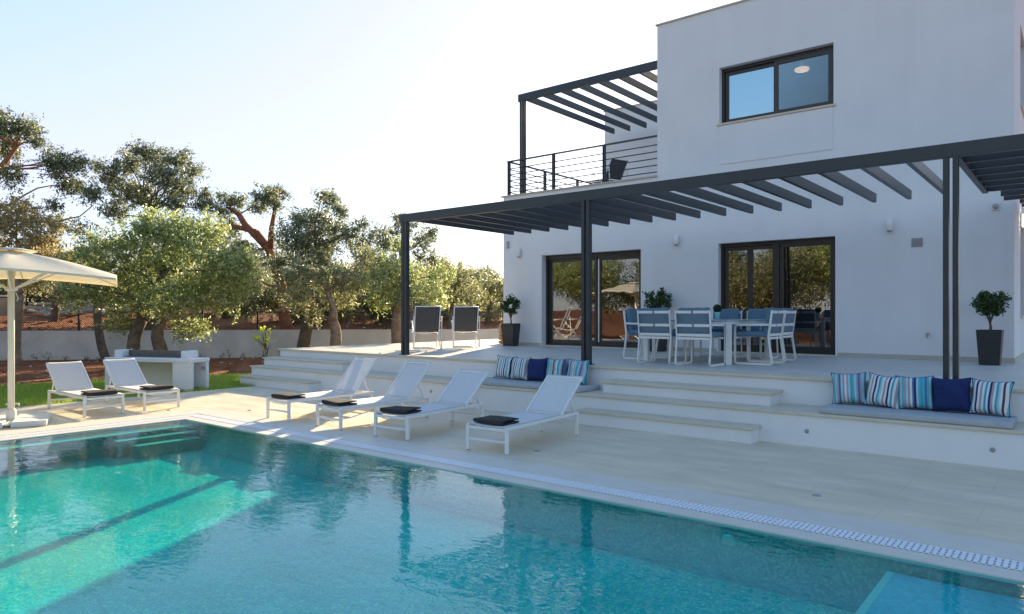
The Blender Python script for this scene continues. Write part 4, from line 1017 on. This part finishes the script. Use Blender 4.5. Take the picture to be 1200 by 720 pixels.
# ---------------------------------------------------------------- trees
TREES={
'bright':([(-20.88, 8.83),(-20.28, 9.32)],[(-21.14,8.08,3.10,0.99,0.76),(-20.63,9.12,3.38,1.09,1.02),(-19.33,9.82,3.11,1.15,1.00),(-19.08,10.50,2.29,0.93,0.88),(-21.24,8.80,2.05,1.10,0.78),(-19.30,9.21,1.91,0.98,0.65),(-21.11,7.64,2.25,0.65,0.65),(-19.86,10.35,3.97,0.79,0.55),(-19.89,9.14,4.00,0.90,0.47),(-18.14,10.50,2.81,0.47,0.52),(-20.40,10.24,1.06,0.65,0.30),(-21.17,8.54,1.20,0.53,0.29),]),
'tallmid':([(-25.77, 11.31)],[(-26.85,11.12,6.91,0.56,0.37),(-25.90,11.16,7.30,0.42,0.27),(-25.67,11.67,7.03,0.58,0.34),(-24.42,11.68,6.80,0.32,0.24),(-24.95,12.25,7.15,0.24,0.18),(-25.08,12.62,6.68,0.43,0.25),(-26.80,10.52,6.41,0.45,0.33),(-27.50,10.40,6.85,0.28,0.21),(-26.70,10.91,5.85,0.61,0.40),(-24.64,11.32,6.21,0.70,0.41),(-25.17,12.32,5.97,0.61,0.34),(-24.32,12.67,5.37,0.46,0.24),(-26.30,10.47,5.06,0.48,0.30),(-24.25,11.57,5.29,0.53,0.26),(-24.74,12.89,5.81,0.28,0.19),(-25.77,11.25,5.64,0.42,0.48),]),
'tallleft':([(-27.16, 6.32)],[(-26.48,7.32,7.37,0.46,0.51),(-26.32,7.78,7.57,0.30,0.35),(-25.76,7.90,7.05,0.27,0.30),(-26.86,7.43,6.69,0.36,0.30),(-24.76,8.05,6.31,0.37,0.26),(-25.12,8.60,6.24,0.43,0.30),(-24.77,8.14,5.88,0.29,0.19),(-25.04,8.94,6.37,0.22,0.16),(-25.17,8.71,5.58,0.46,0.25),(-23.30,8.62,5.10,0.34,0.26),(-25.26,7.11,5.70,0.26,0.36),(-26.20,6.52,7.16,0.52,0.65),(-25.73,8.44,5.00,0.27,0.16),(-26.73,6.54,6.19,0.53,0.53),]),
'yellow':([(-24.65, 7.07)],[(-24.88,7.14,4.56,0.82,0.51),(-24.62,6.68,3.99,0.75,0.62),(-24.07,7.55,4.02,0.71,0.51),(-24.24,7.17,3.45,0.91,0.45),(-23.43,7.75,3.19,0.60,0.45),(-25.80,6.31,3.99,0.77,0.77),(-23.51,8.16,2.76,0.41,0.36),]),
'branchy':([(-24.66, 9.63)],[(-26.64,8.86,4.51,0.49,0.37),(-25.69,9.17,4.30,0.51,0.37),(-25.62,9.74,3.72,0.51,0.40),(-26.78,8.65,3.85,0.51,0.34),(-26.13,9.46,3.44,0.63,0.46),(-24.69,9.96,3.82,0.39,0.34),]),
'redbark':([(-22.77, 15.02)],[(-22.95,14.18,5.79,0.40,0.34),(-24.15,14.64,5.53,0.39,0.26),(-23.70,15.22,6.01,0.36,0.26),(-24.77,14.24,5.73,0.39,0.26),(-24.71,13.59,5.36,0.35,0.28),(-24.78,13.83,4.60,0.45,0.51),(-23.66,13.70,3.58,0.46,0.62),(-25.11,13.81,5.91,0.22,0.19),(-24.03,14.15,2.84,0.50,0.69),(-22.83,14.53,5.45,0.25,0.22),]),
'darkmid':([(-20.68, 14.14)],[(-20.24,13.60,3.96,0.68,0.56),(-20.64,14.90,4.63,0.62,0.56),(-20.57,15.24,5.50,0.39,0.27),(-19.13,14.55,4.93,0.31,0.23),(-20.69,14.75,3.73,0.83,0.65),(-19.44,14.96,4.25,0.52,0.46),(-19.63,14.27,5.51,0.23,0.14),(-20.45,13.91,4.69,0.37,0.26),(-19.38,15.74,4.61,0.30,0.21),(-21.59,14.17,3.21,0.53,0.59),]),
'midgreen':([(-18.48, 13.99)],[(-18.76,12.82,2.70,0.68,0.53),(-18.85,13.93,2.66,0.71,0.66),(-18.85,12.76,1.96,0.66,0.53),(-18.45,14.46,2.48,0.55,0.55),(-17.57,14.38,3.26,0.48,0.38),(-18.98,14.37,1.99,0.78,0.33),(-19.55,14.11,3.40,0.51,0.34),(-19.12,13.48,1.49,0.49,0.33),]),
'trunkright':([(-17.83, 15.8)],[(-18.93,15.93,3.42,0.70,0.50),(-17.53,15.65,3.05,0.73,0.56),(-17.79,14.97,2.40,0.72,0.55),(-17.55,16.24,2.51,0.74,0.66),(-16.40,15.99,2.06,0.66,0.52),(-17.68,15.30,1.93,0.72,0.36),(-16.55,16.65,2.78,0.56,0.48),(-17.78,16.07,3.77,0.43,0.29),]),
'darkright':([(-20.08, 18.49)],[(-19.87,17.95,4.61,0.42,0.35),(-19.88,17.71,5.10,0.22,0.19),(-20.07,19.25,4.35,0.50,0.37),(-19.18,18.83,4.58,0.29,0.26),(-20.44,19.14,5.03,0.23,0.17),(-21.48,18.17,4.55,0.57,0.30),(-21.39,17.17,4.27,0.45,0.29),(-20.61,17.97,4.18,0.49,0.33),(-19.59,18.92,3.70,0.46,0.33),]),
'roundright':([(-18.71, 19.59)],[(-19.30,19.41,3.39,0.53,0.39),(-18.74,19.77,2.99,0.66,0.56),(-18.26,20.07,2.33,0.56,0.56),(-19.15,19.49,2.24,0.72,0.53),(-18.99,20.27,1.68,0.74,0.40),]),
'farright':([(-20.97, 24.2)],[(-21.10,24.11,2.83,0.70,0.50),(-20.54,24.40,2.56,0.65,0.58),(-21.57,24.17,2.11,0.70,0.55),(-19.92,24.50,2.36,0.61,0.69),(-20.52,24.15,1.56,0.77,0.46),]),
'thicket1':([(-28.39, 15.62)],[(-28.52,15.42,3.94,0.87,0.80),(-27.51,16.01,3.57,0.86,0.93),(-27.71,15.24,2.65,0.92,0.78),(-27.99,16.89,2.34,0.97,0.89),(-25.93,16.34,3.87,0.49,0.63),(-28.03,15.92,1.59,1.01,0.51),(-29.78,15.52,2.15,0.74,0.60),]),
'thicket2':([(-26.14, 18.73)],[(-26.19,17.60,2.87,0.87,0.80),(-26.14,18.87,2.53,0.98,0.90),(-27.56,17.87,2.16,0.83,0.75),(-24.29,19.04,2.32,0.87,0.80),(-24.40,19.82,3.26,0.74,0.67),(-26.98,18.57,1.48,0.99,0.53),(-25.24,19.33,1.48,0.97,0.45),]),
'thicket3':([(-23.92, 20.52)],[(-24.21,20.86,3.30,0.84,0.76),(-22.77,20.57,2.32,0.95,0.81),(-23.75,19.99,2.14,0.81,0.74),(-21.99,21.08,2.14,0.88,0.66),(-23.58,20.81,1.48,0.97,0.45),(-23.02,22.34,1.48,0.85,0.46),]),
'thicket4':([(-32.94, 10.65)],[(-34.38,9.72,3.17,0.99,0.70),(-33.85,10.62,3.02,1.00,0.71),(-31.87,11.22,2.80,0.90,0.76),(-31.84,12.17,2.66,0.78,0.71),(-30.72,11.43,3.63,0.61,0.48),(-32.07,10.82,2.28,0.76,0.35),]),
'thicket5':([(-29.86, 14.43)],[(-30.35,14.49,3.97,0.95,0.88),(-31.16,13.96,2.88,0.96,0.88),(-29.28,14.70,2.67,0.87,0.79),(-30.68,12.71,2.65,0.85,0.78),(-29.81,13.87,1.84,1.00,0.50),]),
'thicket6':([(-23.05, 25.09)],[(-23.22,24.20,2.41,0.89,0.65),(-22.53,24.94,2.21,0.89,0.57),(-23.56,25.47,1.56,1.09,0.50),(-21.48,25.58,1.72,0.73,0.48),(-24.75,24.71,1.81,0.76,0.59),]),
}
DF=330
def limb(m,p,q,r0,r1,wob,n=6,seg=7):
    p=Vector(p);q=Vector(q);L=(q-p).length; pts=[];rad=[]
    a=Vector((random.gauss(0,1),random.gauss(0,1),random.gauss(0,.5)))*wob*L
    b=Vector((random.gauss(0,1),random.gauss(0,1),random.gauss(0,.5)))*wob*L*.5
    for i in range(n+1):
        t=i/n; pts.append(p.lerp(q,t)+a*math.sin(PI*t)+b*math.sin(2*PI*t)); rad.append(r0+(r1-r0)*t**.8)
    m.tube(pts,rad,seg); return pts
def tree(name,kind,bases,blobs,leaf,bark,label,dens=1.0,L=.115,W=.040,cl=.115,per=20,trunk=.17,fork=.33,group='olive trees round the garden',path=None,twigs=3,shell=.3):
    bx,by=bases[0]; bz=gz(bx,by)-.05
    t=thing(name,label,'tree',(bx,by,bz),0,group)
    loc=lambda p:(p[0]-bx,p[1]-by,p[2]-bz); kr={'tallmid':1.12,'tallleft':1.15,'redbark':1.1,'darkmid':1.05,'darkright':1.1}.get(kind,.93)
    P,cent=blobpoints([(b[0],b[1],b[2],b[3]*kr,b[4]*kr*.98) for b in blobs],dens,cl,per,shell)
    P=P-np.array([bx,by,bz]); P=P[P[:,2]>.15]
    quads('crown',leafmesh(P,L,W),leaf,t)
    zc=sorted(b[2] for b in blobs); zl=zc[len(zc)//4]
    m=MB(); cxm=sum(b[0] for b in blobs)/len(blobs); cym=sum(b[1] for b in blobs)/len(blobs)
    tops=[]
    if path:
        for pp,rr in path: m.tube([loc(p) for p in pp],rr,9); tops+= [Vector(loc(p)) for p in pp[1:]]
    else:
        for (x,y) in bases:
            fz=max(.9,(zl-bz)*fork*2) ; f=Vector((x+(cxm-x)*.3+random.uniform(-.15,.15)-bx,y+(cym-y)*.3-by,fz))
            pts=limb(m,(x-bx,y-by,-.1),f,trunk*1.15,trunk*.8,.06,6,10); tops.append(pts[-1])
            top=Vector((cxm-bx,cym-by,max(zc)*.72-bz*.72)); 
            if top.z>f.z+.8: p2=limb(m,f,top,trunk*.75,trunk*.3,.09,7,9); tops+=[p2[2],p2[4],p2[6]]
    for b,C in zip(blobs,cent):
        c=Vector(loc(b[:3])); cand=[q for q in tops if q.z<c.z+.3] or tops
        s=min(cand,key=lambda q:(q-c).length+.4*max(0,q.z-c.z)); r=min(trunk*.26,.02+.025*(b[3]+b[4]))
        limb(m,s,c,r,r*.35,.10,6,6)
        for k in range(min(len(C),twigs)):
            e=C[NP.randint(len(C))]; limb(m,c,loc(e),r*.35,.006,.12,4,4)
    m.build('trunk',bark,t); return t
SP={
'bright':(M['leaf_bright'],M['bark'],'broad yellow green olive tree standing behind the barbecue counter',.95,.19),
'tallmid':(M['leaf_dark'],M['bark'],'tall dark olive tree with airy top rising behind the bright one',1.15,.22),
'tallleft':(M['leaf_dark'],M['bark_red'],'tall dark olive tree reaching in from the left picture edge',1.15,.22),
'yellow':(M['leaf_dry'],M['bark_pale'],'dry yellowish olive tree behind the umbrella top',.85,.18),
'branchy':(M['leaf_mid'],M['bark'],'thin branchy tree between the yellowish one and the bright one',.55,.13),
'redbark':(M['leaf_dark'],M['bark_red'],'olive tree with bare reddish forked trunk leaning left',1.15,.2),
'darkmid':(M['leaf_dark'],M['bark'],'dark dense olive tree right of the reddish trunk',1.1,.2),
'midgreen':(M['leaf_mid'],M['bark_pale'],'green olive tree with gnarled brown trunk inside the garden wall, above the left steps',.85,.19),
'trunkright':(M['leaf_bright'],M['bark_pale'],'light green olive tree with thick trunk just left of the pergola post',.75,.22),
'darkright':(M['leaf_dark'],M['bark'],'airy dark olive top showing at the pergola corner',.8,.16),
'roundright':(M['leaf_mid'],M['bark'],'round green olive tree behind the terrace deck chairs',.9,.16),
'thicket1':(M['leaf_dark'],M['bark'],'dark olive thicket tree filling in behind the reddish trunk',1.0,.16),
'thicket2':(M['leaf_mid'],M['bark'],'dense low olive beyond the wall, behind the gnarled brown trunk',1.0,.16),
'thicket3':(M['leaf_dark'],M['bark'],'dense dark olive beyond the wall, behind the left pergola post',1.0,.16),
'thicket4':(M['leaf_mid'],M['bark'],'dense olive beyond the wall, seen under and right of the umbrella',1.0,.16),
'thicket5':(M['leaf_dark'],M['bark'],'dark olive beyond the wall, hidden mostly by the bright tree',1.0,.16),
'thicket6':(M['leaf_mid'],M['bark'],'low olive beyond the fence between deck chairs and house corner',1.0,.16),
'farright':(M['leaf_mid'],M['bark'],'green tree beyond the fence, just left of the house corner',.9,.16)}
random.seed(21)
for k,(bases,blobs) in TREES.items():
    lf,bk,lab,dens,tr=SP[k]; path=None
    if k=='redbark':
        b=bases[0]
        path=[([(b[0],b[1],.6),(-22.85,14.95,1.3),(-22.95,14.88,2.52),(-23.31,14.58,3.87),(-23.68,14.29,4.5)],[.27,.21,.18,.15,.12]),
              ([(-23.4,14.5,4.0),(-24.0,14.05,4.75),(-24.2,13.9,5.15),(-24.5,13.7,5.4)],[.15,.12,.10,.04]),
              ([(-23.68,14.29,4.5),(-24.26,13.81,4.7),(-24.75,13.4,4.75)],[.11,.08,.03]),
              ([(-23.25,14.6,3.9),(-23.06,14.53,4.6),(-22.96,14.61,5.32),(-22.89,14.67,6.0)],[.12,.09,.06,.02])]
        for pp,rr in path:
            pass
    if k=='tallleft':
        b=bases[0]; path=[([(b[0],b[1],.6),(-26.9,6.3,2.6),(-26.6,6.6,4.6),(-26.23,7.07,6.0),(-25.82,7.41,6.7)],[.26,.2,.16,.1,.04])]
    tree('olive_tree',k,bases,blobs,lf,bk,lab,dens,trunk=tr,path=path,**(dict(L=.15,W=.055,cl=.2,per=14) if k.startswith('thicket') else {}))
# trees standing farther back: dark ranks under and behind the olives
random.seed(31)
FAR=[(-46,8,3.0,2.0),(-48,14,2.7,2.2),(-45,20,2.8,1.9),(-43,26,2.6,1.9),(-40,30,2.9,2.1),(-34,27,2.6,1.8),(-30,26,2.5,1.7),(-37,34,3.0,2.1),(-31,33,2.9,2.0),(-27,30,2.6,1.7),(-25,36,2.9,2.0),(-21,32,2.5,1.8),(-18,35,2.7,1.9),(-36,22.5,2.3,1.6),(-28,21.5,2.2,1.5),(-24,22.5,2.1,1.5),(-52,26,3.2,2.4)]
for i,(x,y,zc,r) in enumerate(FAR):
    z=gz(x,y); bl=[]
    for k in range(7):
        a=k*2.4+i; q=.75*r*math.sqrt(k/7)
        bl.append((x+q*math.cos(a)*1.3,y+q*math.sin(a)*1.3,z+zc*.52+random.uniform(-.3,.35)*r*.6,r*.62*random.uniform(.8,1.1),r*.5*random.uniform(.8,1.1)))
    tree('background_tree','',[(x,y)],bl,[M['leaf_mid'],M['leaf_dark']][i%2],M['bark'],'rounded olive tree of the grove standing beyond the garden wall' if i%2==0 else 'dark dense tree of the grove standing beyond the garden wall',1.0,L=.17,W=.065,cl=.26,per=12,trunk=.16,group='light grove trees beyond the wall' if i%2==0 else 'dark grove trees beyond the wall',twigs=0)
# trees on the other side of the pool, mirrored in the doors and the water
random.seed(41)
BACK=[(-24,-9,3.4,2.6),(-18.5,-11,3.8,2.8),(-13,-9.5,3.3,2.5),(-8,-12,4.2,3.0),(-3,-10,3.6,2.7),(2.5,-12,4.0,2.8),(-29,-4,3.3,2.5),(-11,-16,5.0,3.2),(-20,-17,5,3.2),(-1,-17,5,3.2)]
for i,(x,y,zc,r) in enumerate(BACK):
    bl=[]
    for k in range(9):
        a=k*2.4+i; q=.8*r*math.sqrt(k/9)
        bl.append((x+q*math.cos(a)*1.2,y+q*math.sin(a)*1.2,zc*1.0+random.uniform(-.8,.6)*r*.6,r*.62*random.uniform(.75,1.1),r*.5*random.uniform(.75,1.1)))
    tree('olive_tree','',[(x,y)],bl,[M['leaf_bright'],M['leaf_mid'],M['leaf_mid']][i%3],M['bark_pale'],'olive tree of the grove across the pool, mirrored in the sliding doors',.75,L=.16,W=.06,cl=.24,per=10,trunk=.2,group='grove trees mirrored in the sliding doors',twigs=1)
DF=9
# stones and clods lying on the soil
random.seed(61); m=MB(); cnt=0
while cnt<900:
    x=random.uniform(-34,-14); y=random.uniform(-2,20); s=wall_s(x,y)
    if s>9 or (0<s+.1<.9) or (x>-17.8 and y<10.6) : continue
    if s<.2 and x>-14.2: continue
    r=random.uniform(.015,.06)*(1.5 if s>0 else 1); z=gz(x,y); ph=random.uniform(0,6); o=[]
    for k in range(6): a=k*PI/3+ph; o.append((x+r*math.cos(a)*random.uniform(.7,1.2),y+r*math.sin(a)*random.uniform(.7,1.2),z-.005))
    o2=[(x+(p[0]-x)*.6,y+(p[1]-y)*.6,z+r*random.uniform(.5,.9)) for p in o]
    m.add(o+o2,[(k,(k+1)%6,6+(k+1)%6,6+k) for k in range(6)]+[tuple(range(6,12))],0 if random.random()<.7 else 1); cnt+=1
struct(tag(m.build('soil_clods',[M['soil'],M['rubble']]),'loose clods and small stones scattered over the bare red soil','stones'),'stuff')
# young plants
random.seed(51)
def shrub(name,label,x,y,z,blobs,leaf,n_stem,L,W,dens,cl=.06,per=10,cat='shrub',group=None,bark=None,h0=.3):
    t=thing(name,label,cat,(x,y,z),0,group); P,cent=blobpoints([(b[0],b[1],b[2],b[3],b[4]) for b in blobs],dens,cl,per,.1)
    quads('leaves',leafmesh(P,L,W,.6),leaf,t); m=MB()
    for b,C in zip(blobs,cent):
        s=Vector((random.uniform(-.05,.05),random.uniform(-.05,.05),-.03)); pts=limb(m,s,b[:3],.016,.008,.08,5,5)
        for k in range(min(n_stem,len(C))): limb(m,pts[3],C[k],.007,.003,.08,3,4)
    m.build('stem',bark or M['bark'],t); return t
shrub('sapling','small lime green sapling in the soil left of the top step',-20.0,12.3,-.04,[(0,0,.85,.30,.22),(.12,.15,.6,.24,.16),(-.14,-.1,.72,.24,.16),(.1,0,1.05,.16,.14)],M['leaf_lime'],6,.11,.05,9.0,.07,9,'sapling')
shrub('shrub','small yellow green shrub behind the barbecue counter',-17.6,7.6,-.04,[(0,0,.55,.22,.28),(.15,.15,.42,.18,.2),(-.18,-.05,.38,.18,.2)],M['leaf_bright'],6,.11,.03,3.0,.07,8)
wl=['low weed tuft','dry low weed tuft']
for i in range(26):
    s=random.uniform(.02,.98)*26; a,b=Vector(WP[1]),Vector(WP[3]); L=(b-a).length
    p=a.lerp(b,min(1,max(0,(i+random.uniform(0,.8))/26))); n=Vector((p.y,-p.x)); d=(b-a).normalized(); n=Vector((d.y,-d.x)); p=p+n*random.uniform(.12,.55)
    h=random.uniform(.10,.24)
    shrub('weed_tuft','low scrubby weed growing along the foot of the garden wall',p.x,p.y,-.06,[(0,0,h*.7,random.uniform(.14,.3),h*.7)],M['weed'],3,.07,.018,2.2,.05,7,'weed','weeds along the garden wall')

# ---------------------------------------------------------------- light, sky, camera
SUNEL,SUNAZ=18.0,-27.5
w=bpy.data.worlds.new('World'); S.world=w; w.use_nodes=True; nt=w.node_tree
sk=nt.nodes.new('ShaderNodeTexSky'); sk.sky_type='NISHITA'; sk.sun_disc=False
sk.sun_elevation=R(SUNEL); sk.sun_rotation=R(SUNAZ); sk.altitude=50; sk.air_density=1.0; sk.dust_density=.5; sk.ozone_density=2.2
bg=nt.nodes['Background']; tn=nt.nodes.new('ShaderNodeMixRGB'); tn.blend_type='MULTIPLY'; tn.inputs[0].default_value=1; tn.inputs[2].default_value=(.96,1.0,1.24,1); nt.links.new(sk.outputs[0],tn.inputs[1])
# hazy air: the glow round the sun saturates softly, c/(1+(k c)^3)^(1/3)
def vm(op,a,b=None):
    n=nt.nodes.new('ShaderNodeVectorMath'); n.operation=op
    for i,x in enumerate((a,b)):
        if x is None: continue
        if isinstance(x,float): n.inputs[i].default_value=(x,x,x)
        else: nt.links.new(x,n.inputs[i])
    return n.outputs[0]
kc=vm('MULTIPLY',tn.outputs[0],.385); k3=vm('MULTIPLY',vm('MULTIPLY',kc,kc),kc); s3=nt.nodes.new('ShaderNodeSeparateXYZ'); nt.links.new(vm('ADD',k3,1.0),s3.inputs[0]); c3=nt.nodes.new('ShaderNodeCombineXYZ')
for i in range(3):
    p=nt.nodes.new('ShaderNodeMath'); p.operation='POWER'; p.inputs[1].default_value=1/3; nt.links.new(s3.outputs[i],p.inputs[0]); nt.links.new(p.outputs[0],c3.inputs[i])
nt.links.new(vm('ADD',vm('DIVIDE',tn.outputs[0],c3.outputs[0]),vm('MULTIPLY',vm('MAXIMUM',vm('SUBTRACT',tn.outputs[0],5.0),0.0),.22)),bg.inputs[0]); bg.inputs[1].default_value=.104
l=bpy.data.lights.new('sun','SUN'); l.energy=3.6; l.angle=R(.5); l.color=(1,.79,.50)
so=bpy.data.objects.new('sun',l); COL.objects.link(so); so.location=(-20,40,20)
el,az=R(SUNEL),R(SUNAZ); d=Vector((math.sin(az)*math.cos(el),math.cos(az)*math.cos(el),math.sin(el))); so.rotation_euler=d.to_track_quat('Z','Y').to_euler()
c=bpy.data.cameras.new('camera'); co=bpy.data.objects.new('camera',c); COL.objects.link(co); S.camera=co
c.sensor_width=36; c.lens=828/1200*36; c.shift_y=7.5/1200; c.clip_start=.05; c.clip_end=1500
co.location=(0,0,1.5); co.rotation_euler=(PI/2,0,math.atan(670/828))
vs=S.view_settings; vs.view_transform='Standard'; vs.look='None'; vs.exposure=1.90; vs.gamma=1; vs.use_curve_mapping=False
S.cycles.max_bounces=8; S.cycles.transparent_max_bounces=16; S.cycles.diffuse_bounces=4; S.cycles.glossy_bounces=4
S.cycles.sample_clamp_indirect=8
